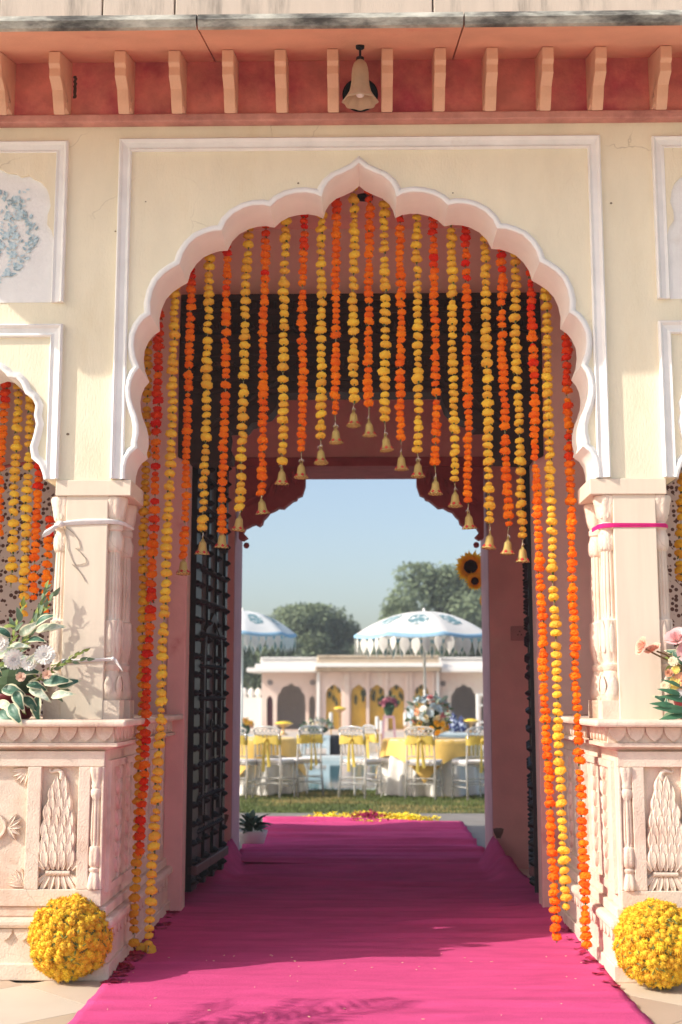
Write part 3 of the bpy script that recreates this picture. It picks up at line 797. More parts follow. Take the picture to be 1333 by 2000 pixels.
# fallen bits on the carpet
b = MB(); rr = random.Random(5); strw = mat('straw_bits', (0.75, 0.62, 0.35), 0.8, 0.2)
for k in range(46):
    x, y = rr.uniform(-1.1, 1.1), rr.uniform(-1.1, 0.45); a = rr.uniform(0, 6.3); L = rr.uniform(0.002, 0.007)
    z = z1(x, y, x/1.2) + 0.007
    b.box(-L, -0.001, 0, L, 0.001, 0.002); b.xf(Matrix.Translation((x, y, z)) @ Matrix.Rotation(a, 4, 'Z'), len(b.v)-8)
o = b.build('petal_scraps', strw); o['kind'] = 'stuff'; o['label'] = 'tiny pale petal scraps scattered on the carpet'; o['category'] = 'petals'

# ================================================================== MARIGOLD GARLANDS
def mg(name, col, rnd): return mat(name, col, 0.85, 0.30, 55, 0.0, 60, spec=0.15, rnd=rnd, translucent=0.28)
M_Y = mg('marigold_yellow', (0.93, 0.60, 0.07), 0.2); M_G = mg('marigold_gold', (0.86, 0.48, 0.035), 0.2)
M_O = mg('marigold_orange', (0.95, 0.23, 0.012), 0.16); M_R = mg('marigold_red', (0.85, 0.06, 0.010), 0.12)
M_GR = mat('calyx_green', (0.06, 0.11, 0.025), 0.8, 0.2)
def marigold(seed, flat, ruff, m):
    rr = random.Random(seed)
    bm = bmesh.new(); bmesh.ops.create_icosphere(bm, subdivisions=3, radius=1.0)
    off = Vector((seed*3.1, seed*1.7, 0))
    for v in bm.verts:
        d = v.co.normalized()
        c = noise.voronoi(d*3.6 + off)[0]
        r = 1.0 + ruff*((c[1]-c[0])*1.1 - 0.30) + 0.10*noise.noise(d*2.2 + off)
        v.co = Vector((d.x*r, d.y*r, d.z*r*flat))
        if d.z < -0.55: v.co.z *= 0.85
    # frilly petals standing off the surface
    for k in range(44):
        d = Vector((rr.gauss(0,1), rr.gauss(0,1), rr.gauss(0,1))).normalized()
        p = Vector((d.x, d.y, d.z*flat))*0.96
        u = d.orthogonal().normalized(); u.rotate(Matrix.Rotation(rr.uniform(0, 6.3), 3, d)); w = d.cross(u)
        L = rr.uniform(0.10, 0.20)*(0.45+ruff); s = rr.uniform(0.12, 0.20)
        vs = [bm.verts.new(p - u*s*0.5), bm.verts.new(p + u*s*0.5), bm.verts.new(p + u*s + d*L*Vector((1,1,flat)).length*0.58 + w*s*0.5), bm.verts.new(p - u*s + d*L + w*s*0.6)]
        bm.faces.new(vs)
    me = bpy.data.meshes.new('marigold'); 
    me.materials.append(m); me.materials.append(M_GR)
    # calyx under the head
    n0 = len(bm.verts)
    ring = []
    for z, r in ((-0.62*flat, 0.20), (-0.95*flat, 0.17), (-1.45*flat, 0.07)):
        ring.append([bm.verts.new((r*math.cos(a), r*math.sin(a), z)) for a in [k*PI/3 for k in range(6)]])
    for q in range(2):
        for k in range(6):
            f = bm.faces.new((ring[q][k], ring[q][(k+1) % 6], ring[q+1][(k+1) % 6], ring[q+1][k])); f.material_index = 1
    for f in bm.faces: f.smooth = f.material_index == 1
    bm.to_mesh(me); bm.free(); return me
FL = {'y': [marigold(s, 0.70, 0.20, M_Y) for s in range(4)], 'g': [marigold(s+10, 0.70, 0.24, M_G) for s in range(3)],
      'o': [marigold(s+20, 0.74, 0.45, M_O) for s in range(4)], 'r': [marigold(s+30, 0.74, 0.45, M_R) for s in range(3)]}
string_m = mat('garland_string', (0.35, 0.30, 0.16), 0.8)
gold = mat('brass_filigree', (0.90, 0.68, 0.28), 0.36, 0.2, 60, metal=0.35)
# woven relief on the bell
def bell_mat():
    m = MATS['brass_filigree']; n = m.node_tree.nodes; l = m.node_tree.links
    tc = n.new('ShaderNodeTexCoord'); sx = n.new('ShaderNodeSeparateXYZ'); l.new(tc.outputs['Object'], sx.inputs[0])
    at_ = n.new('ShaderNodeMath'); at_.operation = 'ARCTAN2'; l.new(sx.outputs[0], at_.inputs[0]); l.new(sx.outputs[1], at_.inputs[1])
    def wv(sg):
        a = n.new('ShaderNodeMath'); a.operation = 'MULTIPLY'; a.inputs[1].default_value = 11; l.new(at_.outputs[0], a.inputs[0])
        b_ = n.new('ShaderNodeMath'); b_.operation = 'MULTIPLY_ADD'; b_.inputs[1].default_value = sg*560; l.new(sx.outputs[2], b_.inputs[0]); l.new(a.outputs[0], b_.inputs[2])
        s = n.new('ShaderNodeMath'); s.operation = 'SINE'; l.new(b_.outputs[0], s.inputs[0]); return s
    mx = n.new('ShaderNodeMath'); mx.operation = 'MAXIMUM'; l.new(wv(1).outputs[0], mx.inputs[0]); l.new(wv(-1).outputs[0], mx.inputs[1])
    rp = n.new('ShaderNodeMapRange'); rp.inputs[1].default_value = 0.2; rp.inputs[2].default_value = 0.7; l.new(mx.outputs[0], rp.inputs[0])
    mc = n.new('ShaderNodeMix'); mc.data_type = 'RGBA'; l.new(rp.outputs[0], mc.inputs[0]); mc.inputs[6].default_value = (0.30, 0.19, 0.04, 1); mc.inputs[7].default_value = (0.80, 0.62, 0.22, 1); l.new(mc.outputs[2], n['Principled BSDF'].inputs['Base Color'])
    bp = n.new('ShaderNodeBump'); bp.inputs['Strength'].default_value = 0.9; bp.inputs['Distance'].default_value = 0.002
    l.new(mx.outputs[0], bp.inputs['Height']); l.new(bp.outputs[0], n['Principled BSDF'].inputs['Normal'])
bell_mat()
red_enamel = mat('red_enamel', (0.55, 0.02, 0.03), 0.4); silver = mat('white_thread', (0.75, 0.72, 0.65), 0.7)
b = MB(); BP = [(0.004,0.0),(0.008,-0.001),(0.009,-0.010),(0.013,-0.012),(0.0175,-0.017),(0.0200,-0.027),(0.0215,-0.042),(0.0240,-0.056),(0.0285,-0.067),(0.0355,-0.075),(0.0395,-0.078),(0.0395,-0.0805),(0.034,-0.075),(0.026,-0.066),(0.020,-0.05),(0.016,-0.03)]
b.lathe([(r, z) for r, z in BP], seg=28, cap=False); BELL = b.mesh('bell', gold, smooth=True)
b = MB(); b.tube([(0.008*math.cos(a), 0, 0.008 + 0.010*math.sin(a)) for a in [k*PI/6 for k in range(13)]], 0.0025, 6); LOOP = b.mesh('loop', gold, smooth=True)
b = MB(); b.tube([(0, 0, -0.02), (0, 0, -0.055)], 0.0025, 6); b.lathe([(0.001,-0.007),(0.006,-0.004),(0.007,0.0),(0.005,0.005),(0.001,0.007)], c=(0, 0, -0.062), seg=10); CLAP = b.mesh('clapper', gold, smooth=True)
b = MB()
for k in range(6):
    a = k*PI/3 + 0.3
    for q in range(4):
        a2 = a + 0.14*math.cos(q*PI/2); z = -0.069 + 0.0045*math.sin(q*PI/2)
        r = 0.0325 + (-0.069 - z)*0.55 + 0.0012
        b.lathe([(0.0045, 0), (0.004, 0.0016), (0.001, 0.002)], seg=6)
        b.xf(Matrix.Rotation(a2, 4, 'Z') @ Matrix.Translation((r, 0, z)) @ Matrix.Rotation(PI/2 - 0.6, 4, 'Y'), len(b.v)-18)
REDS = b.mesh('red_flowers', red_enamel)
b = MB()
b.tube([(0, 0, 0.035), (0.002, 0, 0.02), (0, 0, 0.012)], 0.0016, 5); b.tube([(0, 0, 0.022), (-0.012, -0.004, 0.018), (-0.017, -0.004, 0.006)], 0.0012, 5); b.tube([(0, 0, 0.022), (0.010, -0.004, 0.019), (0.016, -0.004, 0.012)], 0.0012, 5)
THREAD = b.mesh('thread', silver)
YG = 0.42
def garland(name_label, px0, py0, px1, py1, kind, Y=YG, bellpy=None, thick=1.0, group='marigold garlands hung in the main arch', seed=0, tail_red=False, bow=0.0, Y1=None):
    rr = random.Random(seed*7 + 13)
    p0 = at(px0, py0, Y); p1 = at(px1, py1, Y if Y1 is None else Y1)
    g = thing('marigold_garland', name_label, 'garland', tuple(p0), 0, group)
    L = (p1 - p0).length; dirv = (p1 - p0)/L
    base = {'y': (0.0285, 0.0445), 'g': (0.0275, 0.0440), 'o': (0.0252, 0.0375)}[kind]
    t = 0.015
    pts = [Vector((0,0,0.03))]
    wob = rr.uniform(0, 10)
    while t < L:
        r = base[0]*thick*rr.uniform(0.82, 1.18)*(1.0 if rr.random() > 0.10 else 0.74)
        w = Vector((0.010*noise.noise((t*2.2, wob, 0)) + rr.gauss(0, 0.0022) + bow*math.sin(PI*t/L), 0.004*noise.noise((t*3, wob, 5)), 0))
        c = dirv*t + w
        if kind == 'o':
            f_ = t/L
            red = (f_ < 0.12 and rr.random() < 0.9) or (f_ < 0.25 and rr.random() < 0.3) or (tail_red and rr.random() < 0.62)
            me = rr.choice(FL['r' if red else 'o'])
        else: me = rr.choice(FL[kind])
        f = bpy.data.objects.new('marigold', me); COL.objects.link(f); f.parent = g
        f.location = c; f.scale = (r, r*rr.uniform(0.92, 1.05), r*rr.uniform(0.92, 1.12))
        f.rotation_euler = (rr.gauss(0, 0.22), rr.gauss(0, 0.22), rr.uniform(0, 6.3))
        pts.append(Vector(c))
        step = base[1]*thick*rr.uniform(0.86, 1.10)*r/(base[0]*thick)
        if rr.random() < 0.07: step += rr.uniform(0.008, 0.022)
        t += step
    b = MB(); end = dirv*L + (Vector((0,0,-0.03)) if bellpy else Vector((0,0,-0.01)))
    b.tube(pts + [end], 0.0022, 5); b.build('string', string_m, g)
    if bellpy:
        zb = at(px1, bellpy, Y).z
        top = p1.z - zb
        e = bpy.data.objects.new('bell', BELL); COL.objects.link(e); e.parent = g
        k = 1.02
        e.location = (dirv.x*L, 0, (zb - p0.z) + 0.081*k); e.scale = (k, k, k)
        e.rotation_euler = (rr.uniform(-0.12, 0.05), rr.uniform(-0.10, 0.10), rr.uniform(0, 6))
        for nm, me in (('loop', LOOP), ('clapper', CLAP), ('red_flowers', REDS), ('thread', THREAD)):
            c = bpy.data.objects.new(nm, me); COL.objects.link(c); c.parent = e
    return g
CURT = [('o',375,480,359,1088,1122),('y',411,450,397,1040,1083),('o',448,430,435,1038,1070),('y',485,412,469,992,1037),('o',520,400,511,966,1004),
        ('y',557,392,551,908,946),('o',594,385,589,884,934),('y',629,385,627,857,906),('o',658,360,656,812,866),('y',692,345,691,783,833),('o',721,345,721,803,852),
        ('y',751,365,753,830,881),('o',782,385,784,858,918),('y',815,388,817,890,932),('o',848,395,851,914,966),('y',880,405,889,940,990),('o',910,415,915,980,1033),
        ('y',947,430,957,1022,1072),('o',977,455,992,1032,1083),('y',1003,460,1021,1056,1098)]
for i, (k, x0, y0, x1, y1, yb_) in enumerate(CURT):
    nm = {'o': 'red-orange', 'y': 'yellow'}[k]
    garland('%s marigold garland ending in a brass bell, %s belled garland from the left' % (nm, ordinal(i)), x0, y0, x1, y1, k, bellpy=yb_, seed=i)
LONG = [('g',288,640,262,1850,'long golden marigold garland at the left jamb, reaching the floor by the flower ball',1.0,False),
        ('o',312,600,272,1676,'long red-orange marigold garland at the left jamb, ending thick above the plinth base',1.08,True),
        ('y',346,530,289,1856,'long yellow marigold garland left of the dark door, coiled on the floor',1.0,False),
        ('o',1036,500,1087,1838,'long orange marigold garland right of the doorway, ending on the carpet edge',1.0,False),
        ('y',1065,535,1106,1778,'long yellow marigold garland between the two long orange ones at right',1.0,False),
        ('o',1108,620,1146,1850,'long orange marigold garland nearest the right plinth',1.05,False)]
for i, (k, x0, y0, x1, y1, lb, th, tr) in enumerate(LONG):
    garland(lb, x0, y0, x1, y1, k, thick=th, seed=40+i, group='long marigold garlands framing the opening', tail_red=tr, bow=0.012 if i < 3 else -0.012, Y=0.40 if i in (1, 2) else YG, Y1=0.16 if i in (2,) else (0.30 if i in (0, 1) else 0.18))
for _g in [o for o in COL.objects if o.get('label', '').startswith('long yellow marigold garland left')]:
    q_ = atz(289, 1862)
    for dx, dy, dz in ((-0.03, -0.02, 0.026), (0.022, -0.04, 0.026), (-0.005, 0.03, 0.03)):
        f = link('marigold', FL['y'][1], _g); f.location = Vector((q_.x + dx, q_.y + dy, dz)) - _g.location; f.scale = (0.029, 0.029, 0.029); f.rotation_euler = (1.2, dx*20, 0.4)
SIDE = [('o',11,735,-4,1050,'orange marigold garland at the picture edge in the left bay'),('y',38,750,22,1145,'yellow marigold garland beside the edge in the left bay'),
        ('y',62,775,44,1205,'longest yellow marigold garland in the left bay, ending in the leaves'),('o',78,895,63,1170,'orange marigold garland right of the yellow ones in the left bay'),
        ('o',99,1010,88,1195,'short orange marigold garland against the left pier'),
        ('g',1333,925,1326,1130,'golden marigold garland in the right bay at the picture edge'),('y',1352,890,1350,1200,'yellow marigold garland in the right bay beyond the golden one')]
for i, (k, x0, y0, x1, y1, lb) in enumerate(SIDE):
    garland(lb, x0, y0, x1, y1, k, seed=70+i, group='marigold garlands in the side bays', Y=0.40)

# ================================================================== PATTERNED SCREENS behind the side bays
def screen_mat():
    m = mat('printed_cloth', (0.62, 0.55, 0.50), 0.9, 0.05); n = m.node_tree.nodes; l = m.node_tree.links
    tc = n.new('ShaderNodeTexCoord'); mp = n.new('ShaderNodeMapping'); l.new(tc.outputs['Object'], mp.inputs[0]); mp.inputs['Scale'].default_value = (1, 0.001, 1)
    v = n.new('ShaderNodeTexVoronoi'); v.inputs['Scale'].default_value = 34; v.inputs['Randomness'].default_value = 0.6; l.new(mp.outputs[0], v.inputs['Vector'])
    r1 = n.new('ShaderNodeMapRange'); r1.inputs[1].default_value = 0.38; r1.inputs[2].default_value = 0.44; l.new(v.outputs['Distance'], r1.inputs[0])
    w = n.new('ShaderNodeTexWave'); w.wave_type = 'RINGS'; w.rings_direction = 'Y'; w.inputs['Scale'].default_value = 2.2; w.inputs['Distortion'].default_value = 3; l.new(mp.outputs[0], w.inputs['Vector'])
    r2 = n.new('ShaderNodeMapRange'); r2.inputs[1].default_value = 0.06; r2.inputs[2].default_value = 0.10; l.new(w.outputs['Fac'], r2.inputs[0])
    mu = n.new('ShaderNodeMath'); mu.operation = 'MAXIMUM'; l.new(r1.outputs[0], mu.inputs[0])
    iv = n.new('ShaderNodeMath'); iv.operation = 'SUBTRACT'; iv.inputs[0].default_value = 1.0; l.new(r2.outputs[0], iv.inputs[1]); l.new(iv.outputs[0], mu.inputs[1])
    mx = n.new('ShaderNodeMix'); mx.data_type = 'RGBA'; mx.inputs[6].default_value = (0.10, 0.045, 0.035, 1); mx.inputs[7].default_value = (0.56, 0.47, 0.42, 1)
    l.new(mu.outputs[0], mx.inputs[0]); l.new(mx.outputs[2], n['Principled BSDF'].inputs['Base Color'])
    return m
scr = screen_mat()
def zpx(y, Y): return at(60, y, Y).z
for sg, lb in ((-1, 'arched brown dotted printed screen standing in the left bay'), (1, 'arched brown dotted printed screen standing in the right bay')):
    Ys = 1.10; xc = sg*2.0; hw = 0.50; zt = zpx(905, Ys)
    pts = [(xc-hw, zt_+0.002), (xc+hw, zt_+0.002)]
    for k in range(17):
        a = PI*k/16; pts.append((xc + hw*math.cos(a), zt - 0.45 + 0.45*math.sin(a)))
    t = thing('printed_screen', lb, 'screen', (0, 0, 0), 0, 'printed screens in the side bays')
    b = MB(); b.prism(pts, Ys, Ys+0.03); b.build('printed_panel', scr, t)
    b = MB(); b.tube([(x, Ys+0.005, z) for x, z in pts[1:] + pts[:1]], 0.012, 6); b.build('edge_frame', maroon, t)
    b = MB()
    for k in (-1, 1): b.box(xc+k*0.4-0.02, Ys+0.03, zt_+0.001, xc+k*0.4+0.02, Ys+0.25, zt_+0.03)
    b.build('foot', maroon, t)

# ================================================================== FLOWER BALLS
bud_y = mat('ball_flower_yellow', (0.86, 0.54, 0.035), 0.8, 0.25, 60, rnd=0.2, translucent=0.15)
def bud_mesh(seed):
    rr = random.Random(seed); b = MB()
    b.lathe([(0.004,-0.022),(0.012,-0.018),(0.0165,-0.008),(0.0165,0.002),(0.012,0.012),(0.004,0.017)], seg=9)
    for k in range(46):
        th = math.acos(1 - 1.35*rr.random()); ph = rr.uniform(0, 6.3)
        d = Vector((math.sin(th)*math.cos(ph), math.sin(th)*math.sin(ph), math.cos(th)))
        u = d.orthogonal().normalized(); w = d.cross(u); p = d*0.013; s = 0.0034
        q = d*rr.uniform(0.021, 0.027)
        o = len(b.v); b.v += [tuple(p+u*s), tuple(p-u*s*0.5+w*s), tuple(p-u*s*0.5-w*s), tuple(q)]
        for f in ((0,1,3),(1,2,3),(2,0,3)): b.face([o+i for i in f])
    b.cur = 1
    for k in range(5):
        a = k*1.257 + rr.random(); o = len(b.v)
        b.v += [(0.004*math.cos(a), 0.004*math.sin(a), -0.03), (0.018*math.cos(a+0.35), 0.018*math.sin(a+0.35), -0.016), (0.030*math.cos(a), 0.030*math.sin(a), -0.008), (0.018*math.cos(a-0.35), 0.018*math.sin(a-0.35), -0.016)]
        b.face((o, o+1, o+2, o+3))
    return b.mesh('blossom', [bud_y, M_LEAF], recalc=False)
M_LEAF = mat('ball_leaf_green', (0.16, 0.19, 0.04), 0.7, 0.25, 20)
BUDS = [bud_mesh(s) for s in range(5)]
def flower_ball(px, py, Y, rad, label, seed):
    rr = random.Random(seed)
    c = atz(px, py, rad); Y = c.y
    t = thing('flower_ball', label, 'flower ball', (c.x, Y, rad), 0, 'yellow flower balls beside the carpet')
    b = MB(); b.lathe([(rad*0.86*math.sin(a)+0.0005, -rad*0.86*math.cos(a)) for a in [k*PI/14 for k in range(15)]], seg=22); b.build('foam_core', M_LEAF, t, smooth=True)
    n = 460; ga = PI*(3-math.sqrt(5)); cands = []
    for k in range(n):
        z = 1 - 2*(k+0.5)/n; r = math.sqrt(1-z*z); a = ga*k
        d = Vector((r*math.cos(a), r*math.sin(a), z)) + Vector((rr.gauss(0, 0.035), rr.gauss(0, 0.035), rr.gauss(0, 0.035))); d.normalize()
        cands.append((d.dot((CAM - Vector((c.x, Y, rad))).normalized()), k, d))
    cands.sort(reverse=True, key=lambda q: q[0])
    for (_, k, d) in cands[:295]:
        o = bpy.data.objects.new('blossom', rr.choice(BUDS)); COL.objects.link(o); o.parent = t
        if d.z < -0.93: continue
        o.location = d*(rad*rr.uniform(0.88, 0.99) - 0.012); o.rotation_mode = 'QUATERNION'
        o.rotation_quaternion = (d + Vector((rr.gauss(0, .2), rr.gauss(0, .2), rr.gauss(0, .2)))).to_track_quat('Z', 'Y')
        s = rr.uniform(0.9, 1.35); o.scale = (s, s, s)
    b = MB()
    for (_, k, d) in cands[295:]:
        src = BUDS[k % 5]; M_ = Matrix.Translation(d*(rad*0.94 - 0.012)) @ d.to_track_quat('Z', 'Y').to_matrix().to_4x4()
        b.cur = 0
        for p in src.polygons:
            o = len(b.v); b.v += [tuple(M_ @ src.vertices[i].co) for i in p.vertices]; b.face(range(o, o+len(p.vertices)))
    b.build('rear_blossoms', bud_y, t, recalc=False, kind='stuff')
    b = MB()
    for k in range(420):
        d = Vector((rr.gauss(0,1), rr.gauss(0,1), rr.gauss(0,1))).normalized(); p = d*rad*rr.uniform(0.86, 0.97)
        u = (d.orthogonal().normalized()); u.rotate(Matrix.Rotation(rr.uniform(0, 6.3), 3, d)); w = d.cross(u)
        o = len(b.v); L = rr.uniform(0.018, 0.036)
        b.v += [tuple(p), tuple(p + u*L*0.5 + w*0.005), tuple(p + u*L + d*0.01), tuple(p + u*L*0.5 - w*0.005)]; b.face((o, o+1, o+2, o+3))
    b.build('leaves', M_LEAF, t, recalc=False, kind='stuff')
    return t
flower_ball(138, 1831, -0.50, 0.198, 'yellow flower ball on the marble in front of the left plinth', 1)
flower_ball(1283, 1843, -0.53, 0.198, 'yellow flower ball cut by the right picture edge', 2)
# ================================================================== rose heads and petals along the carpet edge
rose_m = mat('dark_pink_rose', (0.35, 0.008, 0.06), 0.7, 0.3, 40, rnd=0.4)
def rose_head(seed, m=None, nm='fallen_rose'):
    rr = random.Random(seed); b = MB()
    for ly in range(4):
        n = 5; R0 = 0.008 + ly*0.006
        for k in range(n):
            a = 2*PI*k/n + ly*0.6 + rr.uniform(-.2, .2); pts = []
            for i in range(4):
                row = []
                for j in range(4):
                    aa = a + (j-1.5)*0.42; t = i/3
                    r = R0*(0.55 + 0.65*t) + (0.004*ly*t*t); row.append((r*math.cos(aa), r*math.sin(aa), 0.001 + 0.026*t*(1-0.12*ly) - 0.004*abs(j-1.5)*t))
                pts.append(row)
            b.rings(pts, closed_u=False)
    return b.mesh(nm, m or rose_m, smooth=True, recalc=False)
ROSE = [rose_head(s) for s in range(3)]
rose_spots = [(207,1893,1),(236,1895,1),(222,1870,.6),(255,1872,.8),(262,1856,.8),(247,1880,.6),(300,1800,.9),(285,1830,.9),(318,1790,.9),(303,1775,.8),(330,1772,.8),(312,1813,.8),(275,1815,.8),(322,1755,.7),(338,1750,.7),(1126,1800,.8),(1120,1785,.8),(1134,1830,.5),(1208,1893,.4),(1200,1905,.3)]
side_word = lambda px: 'left' if px < 600 else 'right'
for i, (px, py, s) in enumerate(rose_spots):
    p = atz(px, py, 0.0)
    o = link('fallen_rose', ROSE[i % 3]); o.location = (p.x, p.y, 0.002); s *= 1.35; o.scale = (s, s, s); o.rotation_euler = (random.uniform(-.5, .5), random.uniform(-.5, .5), random.uniform(0, 6))
    if i < 2: tag(o, ('fallen dark pink rose touching the left flower ball', 'fallen magenta rose between the left flower ball and the carpet')[i], 'rose', 'rose heads fallen along the carpet')
    else: tag(o, 'small dark pink rose head fallen beside the %s edge of the carpet' % side_word(px), 'rose', 'rose heads fallen along the carpet, %s' % side_word(px))
b = MB(); rr = random.Random(8)
for k in range(380):
    sg = -1 if rr.random() < 0.8 else 1
    y = rr.uniform(0.0, 1.7) if k % 5 else rr.uniform(-0.3, 0.4)
    x = sg*rr.uniform(1.12, 1.20) - sg*0.0; p = Vector((x, y, 0.006 + rr.random()*0.012))
    a = rr.uniform(0, 6.3); L = rr.uniform(0.013, 0.030)
    o = len(b.v)
    for u, v, h in ((-1,0,0.2),(-0.3,0.7,0.0),(0.7,0.6,0.25),(1,-0.1,0.4),(0.4,-0.7,0.2),(-0.5,-0.6,0.0)):
        b.v.append((p.x + L*(u*math.cos(a)-v*math.sin(a)), p.y + L*(u*math.sin(a)+v*math.cos(a)), p.z + h*L))
    b.face(range(o, o+6))
o = b.build('rose_petals', rose_m, recalc=False); o['kind'] = 'stuff'; o['label'] = 'dark red rose petals strewn along the plinths'; o['category'] = 'petals'

# ================================================================== PENDANT LAMP under the eave
glass_m = mat('frosted_lamp_glass', (0.62, 0.45, 0.30), 0.45, 0.10, 12, translucent=0.35)
pl = at(704, 199, -0.36)
lamp = thing('pendant_lamp', 'bell-shaped frosted glass pendant lamp with wavy rim hanging under the eave', 'lamp', (pl.x, -0.36, pl.z))
hL = at(704, 116, -0.36).z - pl.z
def rfl(r, z, a):
    t = max(0, 1 - z/(hL*0.5)); return r*(1 + 0.06*t*math.cos(8*a))
b = MB(); pf = [(0.088,0.0),(0.080,0.012),(0.068,0.030),(0.054,0.055),(0.047,0.085),(0.044,0.12),(0.043,0.155),(0.040,0.18),(0.032,0.205),(0.018,0.222),(0.003,0.228)]
k_ = hL/0.228
b.lathe([(r, z*k_) for r, z in pf], seg=64, rf=rfl, cap=False); sh = b.build('lamp_shade', glass_m, lamp, smooth=True)
md = sh.modifiers.new('solid', 'SOLIDIFY'); md.thickness = 0.004
b = MB(); b.lathe([(0.001,-0.045),(0.018,-0.038),(0.027,-0.015),(0.024,0.01),(0.014,0.035),(0.013,0.06)], c=(0, 0, hL*0.30), seg=16); b.build('bulb', mat('white_bulb', (0.8, 0.74, 0.7), 0.3, 0.02), lamp, smooth=True)
b = MB(); zt2 = under(-0.36) - pl.z
b.tube([(0, 0, hL-0.004), (0, 0, zt2+0.003)], 0.006, 8); b.lathe([(0.022, 0), (0.022, 0.012), (0.008, 0.02)], c=(0, 0, zt2-0.014), seg=14); b.lathe([(0.02, 0), (0.02, 0.018), (0.006, 0.024)], c=(0, 0, hL-0.01), seg=14)
b.build('rod', iron, lamp)

# ================================================================== ties on the piers, socket
whitecloth = mat('white_muslin', (0.78, 0.75, 0.72), 0.85, 0.06, 30, 0.3, 80)
def ribbon(b, pts, w, th=0.004):
    rings = []
    for p, ww in zip(pts, w if isinstance(w, list) else [w]*len(pts)):
        rings.append([(p[0], p[1]-th, p[2]+ww/2), (p[0], p[1]-th*1.6, p[2]+ww*0.1), (p[0], p[1]-th*0.7, p[2]), (p[0], p[1]-th, p[2]-ww/2), (p[0], p[1]+0.001, p[2]-ww/2), (p[0], p[1]+0.001, p[2]+ww/2)])
    b.rings(rings, closed_u=True)
zr = ZZ(1020, 0)
t = thing('cloth_tie', 'white cloth strip knotted round the top of the left pier', 'cloth', (-1.4, 0, zr))
b = MB(); ribbon(b, [(0.205, 0.25, 0.0), (0.192, 0.06, 0.002), (0.165, 0.012, 0.005), (0.12, -0.001, 0.008), (0.0, -0.001, 0.006), (-0.08, -0.001, 0.0), (-0.125, -0.004, -0.006), (-0.16, 0.012, -0.012), (-0.172, 0.06, -0.012), (-0.178, 0.25, -0.010)], [0.014, 0.020, 0.022, 0.026, 0.030, 0.026, 0.020, 0.022, 0.016, 0.014]); b.build('strip', whitecloth, t, smooth=True)
b = MB(); b.lathe([(0.001,-0.018),(0.016,-0.012),(0.019,0),(0.014,0.012),(0.001,0.016)], c=(-0.125, -0.012, -0.006), seg=10); b.build('knot', whitecloth, t, smooth=True)
b = MB(); ribbon(b, [(-0.125, -0.012, -0.01), (-0.15, -0.02, -0.025), (-0.175, -0.022, -0.045), (-0.20, -0.02, -0.058), (-0.212, -0.018, -0.07)], [0.014, 0.026, 0.036, 0.030, 0.016]); b.build('tail', whitecloth, t, smooth=True)
wire = mat('loose_twine', (0.42, 0.35, 0.28), 0.8)
b = MB(); b.tube([(x, -0.004, z) for x, z in ((-0.10,-0.02),(-0.06,-0.05),(-0.03,-0.09),(-0.02,-0.13),(-0.045,-0.13),(-0.02,-0.15),(0.01,-0.185),(0.012,-0.205),(-0.02,-0.215),(-0.06,-0.212),(-0.02,-0.25),(0.0,-0.28),(0.01,-0.30))], 0.0022, 5)
b.tube([(x, -0.004, z) for x, z in ((-0.11,-0.02),(-0.09,-0.08),(-0.085,-0.13),(-0.06,-0.19),(-0.03,-0.24))], 0.0020, 5); b.build('loose_string', wire, t)
zr2 = ZZ(1290, 0)
t = thing('cloth_tie', 'pale sheer strip knotted round the foot of the left pier', 'cloth', (-1.4, 0, zr2))
b = MB(); ribbon(b, [(-0.10, -0.002, -0.002), (0.0, -0.002, 0.0), (0.10, -0.002, 0.004), (0.135, 0.006, 0.006), (0.165, -0.005, 0.008)], [0.020, 0.016, 0.016, 0.018, 0.014]); b.build('strip', whitecloth, t, smooth=True)
b = MB(); ribbon(b, [(0.165, -0.008, 0.008), (0.18, -0.01, -0.004), (0.195, -0.01, -0.026), (0.212, -0.008, -0.05)], [0.012, 0.024, 0.020, 0.008]); b.lathe([(0.001,-0.012),(0.011,-0.006),(0.012,0.004),(0.001,0.012)], c=(0.163, -0.01, 0.008), seg=8); b.build('knot', whitecloth, t, smooth=True)
pinkrib = mat('hot_pink_ribbon', (0.75, 0.02, 0.24), 0.5, 0.1, 20)
zr3 = ZZ(1027, 0)
t = thing('ribbon_tie', 'hot pink ribbon wound round the top of the right pier', 'ribbon', (1.4, 0, zr3))
b = MB()
for q in range(4):
    dz = (q-1.5)*0.0055
    ribbon(b, [(-0.190, 0.20, dz), (-0.184, 0.06, dz), (-0.165, 0.014, dz*1.1), (-0.12, -0.001, dz), (0.0, -0.001, dz + 0.003*math.sin(q*2)), (0.102, -0.001, dz*0.8), (0.15, 0.014, dz*0.9), (0.172, 0.06, dz*0.6), (0.178, 0.2, dz)], 0.006, 0.003)
b.build('winding', pinkrib, t, smooth=True)
# socket plate on the far wall
p = at(1015, 1237, YE)
t = thing('wall_socket', 'pink painted three-pin wall socket on the right wall of the passage', 'socket', (p.x, YE, p.z))
b = MB(); b.box(-0.072, -0.016, -0.058, 0.072, -0.001, 0.058); b.build('plate', mat('socket_pink', (0.46, 0.22, 0.20), 0.5, 0.05), t, bevel=0.006)
for dx, dz in ((0, 0.014), (-0.014, -0.012), (0.014, -0.012)):
    b = MB(); b.lathe([(0.0055, 0), (0.0055, 0.002), (0.001, 0.0021)], seg=8); b.xf(Matrix.Translation((dx, -0.0165, dz)) @ Matrix.Rotation(PI/2, 4, 'X')); b.build('pin_hole', black, t)
